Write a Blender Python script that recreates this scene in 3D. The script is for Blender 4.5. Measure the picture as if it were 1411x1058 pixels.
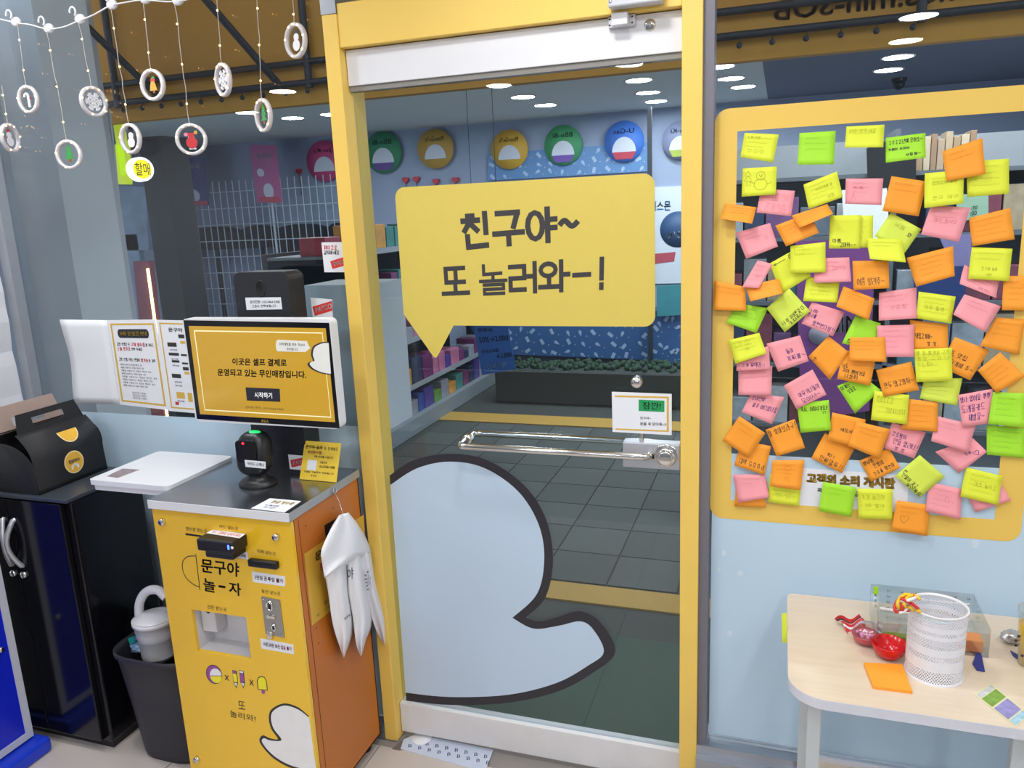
import bpy, math, random
from mathutils import Vector, Matrix
random.seed(7)
sc = bpy.context.scene
for o in list(bpy.data.objects): bpy.data.objects.remove(o)

# ------------------------------------------------------------------ camera
FPX, W, H = 1079.42, 1411.0, 1058.0
CAM = Vector((0.0, -1.95, 1.642))
CR = Vector((0.94678744, 0.31899646, -0.04283451))
CU = Vector((-0.02913899, 0.21749127, 0.97562722))
CF = Vector((-0.32053776, 0.92246344, -0.21521324))
cd = bpy.data.cameras.new('camera'); cam = bpy.data.objects.new('camera', cd)
sc.collection.objects.link(cam); sc.camera = cam
cd.sensor_fit = 'HORIZONTAL'; cd.sensor_width = 36.0; cd.lens = FPX / W * 36.0
cd.clip_start = 0.02; cd.clip_end = 60
cam.matrix_world = Matrix((( CR.x, CU.x, -CF.x, CAM.x), (CR.y, CU.y, -CF.y, CAM.y), (CR.z, CU.z, -CF.z, CAM.z), (0, 0, 0, 1)))

# ------------------------------------------------------------------ world and exposure
wd = bpy.data.worlds.new('world'); sc.world = wd; wd.use_nodes = True
wd.node_tree.nodes['Background'].inputs[0].default_value = (0.62, 0.68, 0.76, 1)
wd.node_tree.nodes['Background'].inputs[1].default_value = 2.0
sc.view_settings.view_transform = 'Standard'; sc.view_settings.look = 'None'
sc.view_settings.gamma = 1.0; sc.view_settings.use_curve_mapping = False
sc.view_settings.exposure = 0.78
NEAR_LAMP, FAR_LAMP = 50.0, 80.0          # emission of the round ceiling downlights on either side of the glass
ZC = 2.5                                   # ceiling height
GLASS_Y = 0.045                            # plane of the glazing; the post faces are at y = 0
# downlights in front of the glass (x, y), and beyond it
NEAR_SPOTS = [(-1.89,-3.39),(-1.92,-4.04),(-1.91,-4.62),(-.98,-3.76),(-1.02,-4.42),(-1.04,-4.99),(-.925,-3.09),
              (-.41,-3.51),(-.376,-4.08),(-.314,-4.57),(.61,-2.57),(.64,-3.24),(.67,-3.82),(.676,-4.37),
              (-3.22,-2.77),(-4.05,-3.5),(-3.98,-4.02),(-3.6,-4.02),
              (-1.75,-.5),(-1.1,-1.1),(-.2,-1.2),(.7,-1.2),(1.5,-1.9),(-2.3,-.4),(-.4,-.55),(1.2,-.75)]
FAR_SPOTS = [(-1.89,3.48),(-1.92,4.13),(-1.91,4.71),(-.98,3.85),(-1.02,4.51),(-1.04,5.08),(-.41,3.6),(-.376,4.17),(-.314,4.66),
             (.67,3.91),(.676,4.46),(-4.05,3.59),(-3.98,4.11),(-3.6,4.11),(.05,1.7),(.65,1.7),(1.25,1.7)]  # last three are added, hidden by the valance, to light the shelf goods

# ------------------------------------------------------------------ helpers
COL = sc.collection
def at(px, py, **k):
    "photo pixel -> point on the plane x=, y= or z= value"
    d = CR * ((px - W/2) / FPX) + CU * (-(py - H/2) / FPX) + CF
    (a, v), = k.items(); i = 'xyz'.index(a)
    return CAM + d * ((v - CAM[i]) / d[i])
def srgb(h):
    h = h.lstrip('#'); c = [int(h[i:i+2], 16)/255 for i in (0, 2, 4)]
    return [x/12.92 if x <= .04045 else ((x+.055)/1.055)**2.4 for x in c]
MATS = {}
def mat(name, hexc, rough=.5, metal=0., var=.06, scale=30., coat=0., emit=0., alpha=1., bump=0., spec=.5, stretch=None):
    if name in MATS: return MATS[name]
    m = bpy.data.materials.new(name); m.use_nodes = True; nt = m.node_tree; b = nt.nodes['Principled BSDF']
    c = srgb(hexc)
    tc = nt.nodes.new('ShaderNodeTexCoord'); mp = nt.nodes.new('ShaderNodeMapping')
    if stretch: mp.inputs['Scale'].default_value = stretch
    nz = nt.nodes.new('ShaderNodeTexNoise'); nz.inputs['Scale'].default_value = scale; nz.inputs['Detail'].default_value = 4
    nt.links.new(tc.outputs['Object'], mp.inputs[0]); nt.links.new(mp.outputs[0], nz.inputs['Vector'])
    mx = nt.nodes.new('ShaderNodeMix'); mx.data_type = 'RGBA'
    mx.inputs[6].default_value = [x*(1-var) for x in c]+[1]; mx.inputs[7].default_value = [min(1, x*(1+var)) for x in c]+[1]
    nt.links.new(nz.outputs['Fac'], mx.inputs[0]); nt.links.new(mx.outputs[2], b.inputs['Base Color'])
    b.inputs['Roughness'].default_value = rough; b.inputs['Metallic'].default_value = metal
    b.inputs['Coat Weight'].default_value = coat; b.inputs['Coat Roughness'].default_value = .05; b.inputs['Alpha'].default_value = alpha
    b.inputs['Specular IOR Level'].default_value = spec
    if emit:
        nt.links.new(mx.outputs[2], b.inputs['Emission Color']); b.inputs['Emission Strength'].default_value = emit
    if bump:
        bp = nt.nodes.new('ShaderNodeBump'); bp.inputs['Strength'].default_value = bump; bp.inputs['Distance'].default_value = .002
        nt.links.new(nz.outputs['Fac'], bp.inputs['Height']); nt.links.new(bp.outputs[0], b.inputs['Normal'])
    MATS[name] = m; return m
def glassmat(name, tint, base=.03, power=.5, rough=.0):
    "thin glazing: tinted transmission with a faint mirror coat that grows towards grazing angles"
    if name in MATS: return MATS[name]
    m = bpy.data.materials.new(name); m.use_nodes = True; nt = m.node_tree
    nt.nodes.remove(nt.nodes['Principled BSDF']); out = nt.nodes['Material Output']
    tr = nt.nodes.new('ShaderNodeBsdfTransparent'); tr.inputs[0].default_value = (*tint, 1)
    gl = nt.nodes.new('ShaderNodeBsdfGlossy'); gl.inputs['Roughness'].default_value = rough; gl.inputs[0].default_value = (1, 1, 1, 1)
    lw = nt.nodes.new('ShaderNodeLayerWeight'); lw.inputs[0].default_value = .5
    pw = nt.nodes.new('ShaderNodeMath'); pw.operation = 'POWER'; pw.inputs[1].default_value = 4
    ma = nt.nodes.new('ShaderNodeMath'); ma.operation = 'MULTIPLY_ADD'; ma.inputs[1].default_value = power; ma.inputs[2].default_value = base
    mx = nt.nodes.new('ShaderNodeMixShader')
    nt.links.new(lw.outputs['Facing'], pw.inputs[0]); nt.links.new(pw.outputs[0], ma.inputs[0]); nt.links.new(ma.outputs[0], mx.inputs[0])
    nt.links.new(tr.outputs[0], mx.inputs[1]); nt.links.new(gl.outputs[0], mx.inputs[2]); nt.links.new(mx.outputs[0], out.inputs[0])
    MATS[name] = m; return m
class MB:
    "mesh collector"
    def __init__(s): s.v = []; s.f = []; s.smooth = set()
    def add(s, vs, fs, smooth=False):
        n = len(s.v); s.v += [Vector(v) for v in vs]
        for f in fs:
            if smooth: s.smooth.add(len(s.f))
            s.f.append(tuple(i+n for i in f))
        return s
    def box(s, lo, hi, bev=0.):
        x0, y0, z0 = lo; x1, y1, z1 = hi
        if bev <= 0:
            return s.add([(x0,y0,z0),(x1,y0,z0),(x1,y1,z0),(x0,y1,z0),(x0,y0,z1),(x1,y0,z1),(x1,y1,z1),(x0,y1,z1)],
                         [(3,2,1,0),(4,5,6,7),(0,1,5,4),(1,2,6,5),(2,3,7,6),(3,0,4,7)])
        import bmesh
        bm = bmesh.new(); bmesh.ops.create_cube(bm, size=1)
        for v in bm.verts: v.co = Vector(((x0+x1)/2+v.co.x*(x1-x0), (y0+y1)/2+v.co.y*(y1-y0), (z0+z1)/2+v.co.z*(z1-z0)))
        bmesh.ops.bevel(bm, geom=list(bm.edges), offset=bev, segments=2, affect='EDGES', profile=.5)
        bm.verts.index_update()
        s.add([v.co.copy() for v in bm.verts], [[v.index for v in f.verts] for f in bm.faces]); bm.free(); return s
    def slab(s, pts, off):
        "polygon (3D points, any simple outline) extruded by vector off"
        n = len(pts); off = Vector(off); pts = [Vector(p) for p in pts]
        from mathutils.geometry import tessellate_polygon
        tri = tessellate_polygon([pts])
        s.add(pts + [p+off for p in pts], [tuple(t) for t in tri] + [tuple(n+i for i in reversed(t)) for t in tri] + [(i, (i+1) % n, n+(i+1) % n, n+i) for i in range(n)])
        return s
    def tube(s, path, r, seg=10, closed=False, caps=True):
        path = [Vector(p) for p in path]; n = len(path); rings = []; up = None
        rr = r if isinstance(r, (list, tuple)) else [r]*n
        for i, p in enumerate(path):
            a = path[(i-1) % n] if (closed or i > 0) else p; b = path[(i+1) % n] if (closed or i < n-1) else p
            t = (b-a).normalized()
            if up is None: up = Vector((0,0,1)) if abs(t.z) < .9 else Vector((1,0,0))
            x = t.cross(up).normalized(); up = x.cross(t).normalized()
            rings.append([p + (x*math.cos(q*2*math.pi/seg) + up*math.sin(q*2*math.pi/seg))*rr[i] for q in range(seg)])
        vs = [v for R in rings for v in R]; fs = []
        for i in range(n if closed else n-1):
            j = (i+1) % n
            for q in range(seg): fs.append((i*seg+q, i*seg+(q+1) % seg, j*seg+(q+1) % seg, j*seg+q))
        s.add(vs, fs, True)
        if caps and not closed: s.add(rings[0], [tuple(reversed(range(seg)))]); s.add(rings[-1], [tuple(range(seg))])
        return s
    def lathe(s, prof, c, axis='z', seg=32, sx=1., sy=1.):
        "profile [(r, h)] turned about an axis through c"
        vs = []; c = Vector(c)
        for r, h in prof:
            for q in range(seg):
                a = q*2*math.pi/seg; u, w = r*math.cos(a)*sx, r*math.sin(a)*sy
                vs.append(c + (Vector((u, w, h)) if axis == 'z' else Vector((u, h, w)) if axis == 'y' else Vector((h, u, w))))
        fs = [(i*seg+q, i*seg+(q+1) % seg, (i+1)*seg+(q+1) % seg, (i+1)*seg+q) for i in range(len(prof)-1) for q in range(seg)]
        return s.add(vs, fs, True)
    def sphere(s, c, r, seg=10, rings=6, sc3=(1,1,1)):
        prof = [(max(1e-4, math.sin(math.pi*i/rings))*r*1., -math.cos(math.pi*i/rings)*r*sc3[2]) for i in range(rings+1)]
        return s.lathe(prof, c, 'z', seg, sc3[0], sc3[1])
    def grid(s, fn, nu, nv, smooth=True):
        s.add([fn(i/nu, j/nv) for j in range(nv+1) for i in range(nu+1)],
              [(j*(nu+1)+i, j*(nu+1)+i+1, (j+1)*(nu+1)+i+1, (j+1)*(nu+1)+i) for j in range(nv) for i in range(nu)], smooth)
        return s
    def build(s, name, m, parent=None, origin=None):
        me = bpy.data.meshes.new(name)
        o3 = Vector(origin) if origin is not None else Vector((0,0,0))
        if origin is None and s.v:
            lo = [min(v[i] for v in s.v) for i in range(3)]; hi = [max(v[i] for v in s.v) for i in range(3)]
            o3 = Vector(((lo[0]+hi[0])/2, (lo[1]+hi[1])/2, lo[2]))
        me.from_pydata([v-o3 for v in s.v], [], s.f)
        if s.smooth: me.polygons.foreach_set('use_smooth', [i in s.smooth for i in range(len(s.f))])
        me.update(); me.materials.append(m)
        ob = bpy.data.objects.new(name, me); COL.objects.link(ob)
        if parent is not None:
            ob.parent = parent; ob.location = o3 - WORLD.get(parent.name, Vector((0,0,0)))
        else: ob.location = o3
        WORLD[ob.name] = o3
        return ob
WORLD = {}
def thing(name, label, cat, loc, group=None):
    o = bpy.data.objects.new(name, None); COL.objects.link(o); o.location = loc; o.empty_display_size = .05
    WORLD[o.name] = Vector(loc); return tag(o, label, cat, group)
def tag(o, label, cat, group=None):
    o['label'] = label; o['category'] = cat
    if group: o['group'] = group
    return o
def struct(o, label, cat):
    o['kind'] = 'structure'; return tag(o, label, cat)
def bx(name, lo, hi, m, parent=None, bev=0.): return MB().box(lo, hi, bev).build(name, m, parent)
def solid(mb, name, m, parent, th):
    o = mb.build(name, m, parent); md = o.modifiers.new('thickness', 'SOLIDIFY'); md.thickness = th; md.offset = 0; return o
TXT = {}
TCUR = bpy.data.curves.new('lettering_source', 'FONT'); TCUR.resolution_u = 2; TOBJ = bpy.data.objects.new('lettering_source', TCUR)
def text_geo(s, bold=0.):
    k = (s, bold)
    if k not in TXT:
        TCUR.body = s; me = TOBJ.to_mesh()
        V0 = [(v.co.x, v.co.y) for v in me.vertices]; F0 = [tuple(p.vertices) for p in me.polygons]; TOBJ.to_mesh_clear()
        V, Fc = list(V0), list(F0)
        if bold > 0:                       # embolden: the glyph repeated around itself
            for i in range(8):
                n = len(V); dx, dy = bold*math.cos(i*math.pi/4), bold*math.sin(i*math.pi/4)
                V += [(x+dx, y+dy) for x, y in V0]; Fc += [tuple(q+n for q in f) for f in F0]
        x0 = min(v[0] for v in V); x1 = max(v[0] for v in V); y0 = min(v[1] for v in V); y1 = max(v[1] for v in V)
        TXT[k] = ([((v[0]-x0)/max(1e-6, x1-x0), (y1-v[1])/max(1e-6, y1-y0)) for v in V], Fc)
    return TXT[k]
# hand lettering: Hangul syllables composed from pen strokes in a unit box (x right, y down)
CI = [(.5+.5*math.cos(a), .5+.5*math.sin(a)) for a in [i*math.pi/6 for i in range(13)]]
def sc2(P, x0, y0, x1, y1): return [(x0+(x1-x0)*x, y0+(y1-y0)*y) for x, y in P]
JC = {'g': [[(0,.05),(1,.05),(.75,1)]], 'n': [[(0,0),(0,1),(1,.95)]], 'd': [[(1,0),(0,0),(0,1),(1,1)]], 'r': [[(0,0),(1,0),(1,.5),(0,.5),(0,1),(1,1)]], 'm': [[(0,0),(1,0),(1,1),(0,1),(0,0)]],
      'b': [[(0,0),(0,1),(1,1),(1,0)],[(0,.5),(1,.5)]], 's': [[(.5,0),(0,1)],[(.5,.3),(1,1)]], 'o': [CI], 'j': [[(0,.05),(1,.05)],[(.5,.05),(0,1)],[(.5,.4),(1,1)]],
      'c': [[(.35,0),(.65,0)],[(0,.28),(1,.28)],[(.5,.28),(0,1)],[(.5,.5),(1,1)]], 'k': [[(0,.05),(1,.05),(.8,1)],[(0,.5),(.9,.5)]], 't': [[(1,0),(0,0),(0,1),(1,1)],[(0,.5),(1,.5)]],
      'p': [[(0,0),(1,0)],[(.3,0),(.3,1)],[(.7,0),(.7,1)],[(0,1),(1,1)]], 'h': [[(.35,0),(.65,0)],[(0,.22),(1,.22)],sc2(CI,.15,.4,.85,1)]}
def dbl(a, b=None): return [sc2(P,0,0,.45,1) for P in JC[a]] + [sc2(P,.55,0,1,1) for P in JC[b or a]]
INI = [JC['g'],dbl('g'),JC['n'],JC['d'],dbl('d'),JC['r'],JC['m'],JC['b'],dbl('b'),JC['s'],dbl('s'),JC['o'],JC['j'],dbl('j'),JC['c'],JC['k'],JC['t'],JC['p'],JC['h']]
FIN = [None,JC['g'],dbl('g'),dbl('g','s'),JC['n'],dbl('n','j'),dbl('n','h'),JC['d'],JC['r'],dbl('r','g'),dbl('r','m'),dbl('r','b'),dbl('r','s'),dbl('r','t'),dbl('r','p'),dbl('r','h'),JC['m'],JC['b'],dbl('b','s'),JC['s'],dbl('s'),JC['o'],JC['j'],JC['c'],JC['k'],JC['t'],JC['p'],JC['h']]
VL = [(.35,0),(.35,1)]; VR = [(.9,0),(.9,1)]
VA, VYA, VE, VYE = [[VL,[(.35,.45),(1,.45)]], [VL,[(.35,.33),(1,.33)],[(.35,.6),(1,.6)]], [[(.9,0),(.9,1)],[(.2,.45),(.9,.45)]], [[(.9,0),(.9,1)],[(.2,.33),(.9,.33)],[(.2,.6),(.9,.6)]]]
VAE = [[(.25,0),(.25,1)],VR,[(.25,.45),(.9,.45)]]; VEI = [[(.45,0),(.45,1)],VR,[(0,.45),(.45,.45)]]; VI = [[(.6,0),(.6,1)]]
HO, HU, HEU = [[(.5,0),(.5,.8)],[(0,.85),(1,.85)]], [[(0,.15),(1,.15)],[(.5,.15),(.5,1)]], [[(0,.5),(1,.5)]]
HYO, HYU = [[(.33,0),(.33,.8)],[(.67,0),(.67,.8)],[(0,.85),(1,.85)]], [[(0,.15),(1,.15)],[(.33,.15),(.33,1)],[(.67,.15),(.67,1)]]
MED = [(VA,0),(VAE,0),(VYA,0),(VAE,0),(VE,0),(VEI,0),(VYE,0),(VEI,0),(HO,1),((HO,VA),2),((HO,VAE),2),((HO,VI),2),(HYO,1),(HU,1),((HU,VE),2),((HU,VEI),2),((HU,VI),2),(HYU,1),(HEU,1),((HEU,VI),2),(VI,0)]
SYM = {'~': [[(0,.55),(.25,.4),(.6,.6),(.9,.45)]], '!': [[(.3,0),(.3,.65)],[(.3,.88),(.3,.98)]], '.': [[(.1,.9),(.2,.95)]], ',': [[(.2,.85),(.1,1)]], '-': [[(0,.5),(.7,.5)]], '^': [[(0,.5),(.35,.1),(.7,.5)]],
       '\u2661': [[(.5,.9),(.05,.4),(.15,.1),(.4,.12),(.5,.35),(.6,.12),(.85,.1),(.95,.4),(.5,.9)]], '\u3160': HYU, '\u3131': JC['g'], '\u314e': JC['h'], '\u2190': [[(1,.5),(0,.5)],[(.25,.25),(0,.5),(.25,.75)]], '\u2192': [[(0,.5),(1,.5)],[(.75,.25),(1,.5),(.75,.75)]],
       '\u25b3': [[(.5,0),(0,1),(1,1),(.5,0)]], '\u25a1': [[(0,0),(1,0),(1,1),(0,1),(0,0)]], '\\': [[(0,0),(1,1)]]}
def syllable(ch):
    o = ord(ch)
    if not 0xAC00 <= o <= 0xD7A3: return SYM.get(ch)
    o -= 0xAC00; i, m_, f = o//588, (o % 588)//28, o % 28; v, ty = MED[m_]; S = []
    h = .58 if f else 1.
    if ty == 0: S += [sc2(P,.02,.08*h,.56,.92*h) for P in INI[i]] + [sc2(P,.60,0,1,h) for P in v]
    elif ty == 1: S += [sc2(P,.14,0,.86,.52*h) for P in INI[i]] + [sc2(P,0,.6*h,1,h) for P in v]
    else: S += [sc2(P,.02,.04*h,.56,.48*h) for P in INI[i]] + [sc2(P,0,.55*h,.64,.92*h) for P in v[0]] + [sc2(P,.62,0,1,h) for P in v[1]]
    if f: S += [sc2(P,.14,.68,.9,1) for P in FIN[f]]
    return S
def pen_on(mb, s, fn, u0, v0, u1, v1, w=.0009, nrm=(0,-1,0), jit=.03, seed=None):
    "write s with a pen inside the given patch of a surface"
    rd = random.Random(seed if seed is not None else s); adv = [.45 if c in ' .,!' else 1. for c in s]; tot = sum(adv); x = 0.
    for c, a in zip(s, adv):
        S = syllable(c)
        for P in S or []:
            jx, jy = rd.uniform(-jit, jit), rd.uniform(-jit, jit)
            stroke(mb, [fn(u0+(u1-u0)*(x+(.06+.80*(px+jx))*1.)/tot, v0+(v1-v0)*(py+jy)) for px, py in P], w, nrm)
        if S is None and c != ' ':
            V, Fc = text_geo(c); mb.add([fn(u0+(u1-u0)*(x+.06+.6*p)/tot, v0+(v1-v0)*(.1+.9*q)) for p, q in V], Fc)
        x += a
    return mb
def quad_fn(q):
    "bilinear map (u right, v down) on 3D corners TL TR BR BL"
    a, b, c, d = [Vector(p) for p in q]
    return lambda u, v: (a*(1-u)+b*u)*(1-v) + (d*(1-u)+c*u)*v
def text_on(mb, s, fn, u0, v0, u1, v1, bold=0., mirror=False):
    V, Fc = text_geo(s, bold)
    mb.add([fn(u0+(u1-u0)*((1-u) if mirror else u), v0+(v1-v0)*v) for u, v in V], Fc); return mb
def pq(pts, off=0., **k):
    "pixel list -> 3D points on a plane, moved off towards the viewer's side of that plane"
    (a, v), = k.items(); sgn = -1 if a == 'y' else 1
    return [at(x, y, **{a: v + sgn*off}) for x, y in pts]
def px_slab(mb, pts, th, off=0., **k):
    (a, v), = k.items(); sgn = -1 if a == 'y' else 1
    e = {'x': Vector((1,0,0)), 'y': Vector((0,1,0)), 'z': Vector((0,0,1))}[a]*sgn*th
    return mb.slab(pq(pts, off, **k), e)
def px_text(mb, s, quad, off=0., bold=0., mirror=False, **k):
    return text_on(mb, s, quad_fn(pq(quad, off, **k)), 0, 0, 1, 1, bold, mirror)
def stroke(mb, pts, w, nrm):
    "flat ribbon through 3D points, width w, facing nrm"
    pts = [Vector(p) for p in pts]; nrm = Vector(nrm); n = len(pts); L = []; Rr = []
    for i, p in enumerate(pts):
        t = (pts[min(n-1, i+1)] - pts[max(0, i-1)]); s_ = nrm.cross(t)
        s_ = s_.normalized()*w/2 if s_.length > 1e-9 else Vector((0,0,0)); L.append(p+s_); Rr.append(p-s_)
    mb.add(L+Rr, [(i, i+1, n+i+1, n+i) for i in range(n-1)]); return mb
def px_stroke(mb, pts, w, off=0., **k):
    a = list(k)[0]; return stroke(mb, pq(pts, off, **k), w, {'x': (1,0,0), 'y': (0,-1,0), 'z': (0,0,1)}[a])
def arcpts(cx, cz, r, a0, a1, n): return [(cx+r*math.cos(a0+(a1-a0)*i/n), cz+r*math.sin(a0+(a1-a0)*i/n)) for i in range(n+1)]
def rrect(x0, z0, x1, z1, r, n=6):
    P = []
    for cx, cz, a in ((x1-r, z1-r, 0), (x0+r, z1-r, 90), (x0+r, z0+r, 180), (x1-r, z0+r, 270)):
        P += arcpts(cx, cz, r, math.radians(a), math.radians(a+90), n)
    return P
def spline(P, n=8, closed=False):
    "Catmull-Rom through 2D/3D points"
    P = [Vector(p) for p in P]; N = len(P); out = []
    for i in range(N if closed else N-1):
        p0, p1, p2, p3 = (P[(i-1) % N], P[i], P[(i+1) % N], P[(i+2) % N]) if closed else (P[max(0,i-1)], P[i], P[i+1], P[min(N-1,i+2)])
        for j in range(n):
            t = j/n; out.append(.5*((2*p1)+(p2-p0)*t+(2*p0-5*p1+4*p2-p3)*t*t+(3*p1-p0-3*p2+p3)*t**3))
    if not closed: out.append(P[-1])
    return out

def bars_on(mb, s, fn, u0, v0, u1, v1, w0, adv):
    "heavy square cut lettering: every pen stroke a bar of width w (share of the letter box)"
    tot = sum(adv); x = 0.; W_ = (fn(u1, v0)-fn(u0, v0)).length/tot; H_ = (fn(u0, v1)-fn(u0, v0)).length
    put = lambda px, py: fn(u0+(u1-u0)*(x+px)/tot, v0+(v1-v0)*py)
    k = 0
    for c, a in zip(s, adv):
        o_ = ord(c)-0xAC00; w = w0*.76 if o_ >= 0 and o_ % 28 in (8, 16, 17) else w0
        for P in syllable(c) or []:
            Q = [Vector(((.07+px*.86*(a if a < 1 else 1))*W_/H_, w/2+py*(1-w))) for px, py in P]; ring = len(P) > 8
            if ring or c == '~':
                if not ring: Q = spline(Q, 6)
                n = len(Q); L = []; R_ = []
                for i, q in enumerate(Q):
                    t = Q[(i+1) % n if (not ring or i < n-1) and i < n-1 else (1 if ring else i)] - Q[i-1 if i > 0 else (n-2 if ring else 0)]
                    nn = Vector((-t.y, t.x)).normalized()*w/2; L.append(q+nn); R_.append(q-nn)
                polys = [[L[i], L[i+1], R_[i+1], R_[i]] for i in range(n-1)]
            else:
                polys = []
                for p, q in zip(Q[:-1], Q[1:]):
                    d = (q-p).normalized(); nn = Vector((-d.y, d.x))*w/2
                    e = d*w/2 if (abs(d.x) < .02 or abs(d.y) < .02) else d*0.12*w
                    polys.append([p-e+nn, q+e+nn, q+e-nn, p-e-nn])
            for pl in polys:
                k += 1; mb.add([put(v.x*H_/W_, v.y)+Vector((0, -.000003*k, 0)) for v in pl], [(0, 1, 2, 3)])
        x += a
    return mb
def lines_px(name, m, parent, items, off, **k):
    "each line of print a part of its own; items (text, pixel quad, boldness)"
    for s, qd, b_ in items: px_text(MB(), s, qd, off, b_, **k).build(name, m, parent)
def lines_on(name, m, parent, fn, items, pen=0.):
    for s, u0, v0, u1, v1, b_ in items:
        (pen_on(MB(), s, fn, u0, v0, u1, v1, pen, jit=.01) if pen else text_on(MB(), s, fn, u0, v0, u1, v1, b_)).build(name, m, parent)

# ------------------------------------------------------------------ materials
YEL = mat('yellow_paint', 'F0CA62', .42, var=.05, scale=6)
YELD = mat('yellow_paint_inside', 'E5B02F', .45, var=.05, scale=6)
WHT = mat('white_enamel', 'E3E4E8', .38, var=.03, scale=12)
WHTDIRTY = mat('scuffed_white_enamel', 'D9D8DA', .45, var=.12, scale=9)
ALU = mat('aluminium', 'A8ADB5', .35, .85, var=.06, scale=20)
STEEL = mat('brushed_steel', '9BA0A8', .22, .95, var=.12, scale=8, stretch=(1, 40, 1))
CHROME = mat('chrome', 'D8D6D2', .12, 1., var=.02)
BLK = mat('black_plastic', '16171B', .38, var=.15, scale=20)
BLKG = mat('black_gloss_lacquer', '0B0C12', .13, var=.2, scale=4)
BLKM = mat('black_card', '17181C', .62, var=.2, scale=15)
INK = mat('dark_ink', '33312F', .6, var=.05)
INKP = mat('purple_ink', '4B2A78', .6, var=.05)
PENCIL = mat('pencil_line', '8D9440', .7, var=.05)
RED = mat('red_ink', 'C8323C', .6, var=.05)
PAPER = mat('white_paper', 'E8EAF0', .7, var=.02, scale=15)
FILM = mat('frosted_film', 'BFD8EA', .55, var=.05, scale=3)
GLASS = glassmat('window_glass', (.82, .87, .90))
CLEAR = glassmat('clear_plastic', (.90, .92, .92), .10, .6, .08)
WALLW = mat('white_wall_paint', 'DADBE2', .7, var=.02, scale=5)
# ------------------------------------------------------------------ the room in front of the glass
GROUT = mat('floor_grout', '8F8A86', .8, var=.1)
TILE = mat('floor_tile', 'C9C0B8', .32, var=.05, scale=4)
fl = struct(bx('floor', (-4.9, -5.6, -.12), (2.3, .10, -.004), GROUT), 'pale beige tiled floor of the shop', 'floor')
x0j = at(508, 1048, z=0).x
for i in range(-4, 4):
    for j in range(3):
        t = bx('floor_tile', (x0j+i*.6+.0025, -.03-.6*(j+1)+.0025, -.0042), (x0j+(i+1)*.6-.0025, -.03-.6*j-.0025, 0), TILE, fl)
ce = struct(bx('ceiling', (-4.9, -5.6, ZC), (2.3, .02, ZC+.1), mat('ceiling_white', 'D6D8DA', .8, var=.02)), 'white ceiling above the till', 'ceiling')
struct(bx('wall_back', (-4.9, -5.7, 0), (2.3, -5.6, ZC), mat('back_wall_grey', '7E8896', .8, var=.03)), 'plain wall opposite the shop front', 'wall')
struct(bx('wall_right', (2.3, -5.6, 0), (2.4, .1, ZC), WALLW), 'white side wall to the right', 'wall')
struct(bx('wall_side', (-5.0, -5.6, 0), (-4.9, -.75, ZC), WALLW), 'white side wall far to the left', 'wall')
wl = MB()
prof = [(-2.47 + .004*math.sin(z*19) + .003*math.sin(z*43+1), z) for z in [i*.05 for i in range(51)]]
wl.slab([(x, -.002, z) for x, z in prof] + [(-4.9, -.002, 2.5), (-4.9, -.002, 0)], (0, -.10, 0))
struct(wl.build('wall_left', WALLW), 'white wall end with wavy edge left of the window', 'wall')

DIFF = mat('downlight_diffuser', 'FFFFFF', .5, var=0, emit=NEAR_LAMP)
DIFFF = mat('downlight_diffuser_beyond', 'FFFFFF', .5, var=0, emit=FAR_LAMP)
def downlight(x, y, m, label, grp):
    t = thing('ceiling_downlight', label, 'downlight', (x, y, ZC-.03), grp)
    MB().lathe([(.089, -.006), (.102, -.008), (.104, 0), (.086, 0), (.089, -.006)], (x, y, ZC)).build('trim_ring', WHT, t)
    MB().lathe([(.0001, -.004), (.088, -.004)], (x, y, ZC)).build('diffuser', m, t)
for x, y in NEAR_SPOTS: downlight(x, y, DIFF, 'round white LED downlight in the ceiling in front of the glass', 'downlights over the till')

# ---- shop front: posts, transom, sill
struct(bx('trim_1', (-1.1624, 0, 0), (-1.1185, .12, 2.165), YEL, None, .002), 'yellow steel post left of the door', 'door post')
struct(bx('trim_2', (-.2299, 0, 0), (-.1827, .12, 2.5), YEL, None, .002), 'yellow steel post right of the door', 'door post')
struct(bx('trim_3', (-1.1183, .004, 2.0815), (-.2301, .115, 2.19), YEL, None, .002), 'yellow beam above the glass door', 'door head')
struct(bx('trim_4', (-1.1640, .0, 2.166), (-1.1190, .11, 2.5), ALU), 'bare aluminium end on top of the left post', 'post top')
struct(bx('trim_5', (-.1825, .014, .03), (-.158, .075, 2.5), mat('grey_gasket_frame', '77757F', .5, .2)), 'grey window frame strip beside the right post', 'frame strip')
zs = at(1000, 1026, y=.02).z
sl = MB().box((-.1825, -.022, .0), (2.29, .10, zs-.03)).box((-.1825, .0, zs-.03), (2.29, .10, zs))
struct(sl.build('trim_6', ALU), 'brushed metal sill under the right window', 'sill')
struct(bx('trim_7', (-4.9, .0, 0), (-1.1626, .10, .05), ALU), 'brushed metal sill under the left window', 'sill')
struct(bx('trim_8', (-2.4700, .01, .05), (-2.432, .08, 2.5), mat('grey_alloy', '9AA0A8', .4, .3)), 'grey alloy mullion at the window edge by the wall', 'mullion')
struct(bx('trim_9', (-1.1183, .004, 2.1902), (-.2301, .02, 2.5), GLASS), 'fixed glass light over the yellow door beam', 'fanlight')

# ---- window 1 (left of the door)
w1 = thing('window_1', 'large shop window left of the door with frosted lower band', 'window', (-1.8, GLASS_Y, .05)); w1['kind'] = 'structure'
bx('glass_pane', (-2.431, GLASS_Y, .051), (-1.163, GLASS_Y+.008, 2.495), GLASS, w1)
zf = 1.032
bx('frosted_film', (-2.431, GLASS_Y-.0012, .052), (-1.163, GLASS_Y-.0002, zf), FILM, w1)
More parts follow.
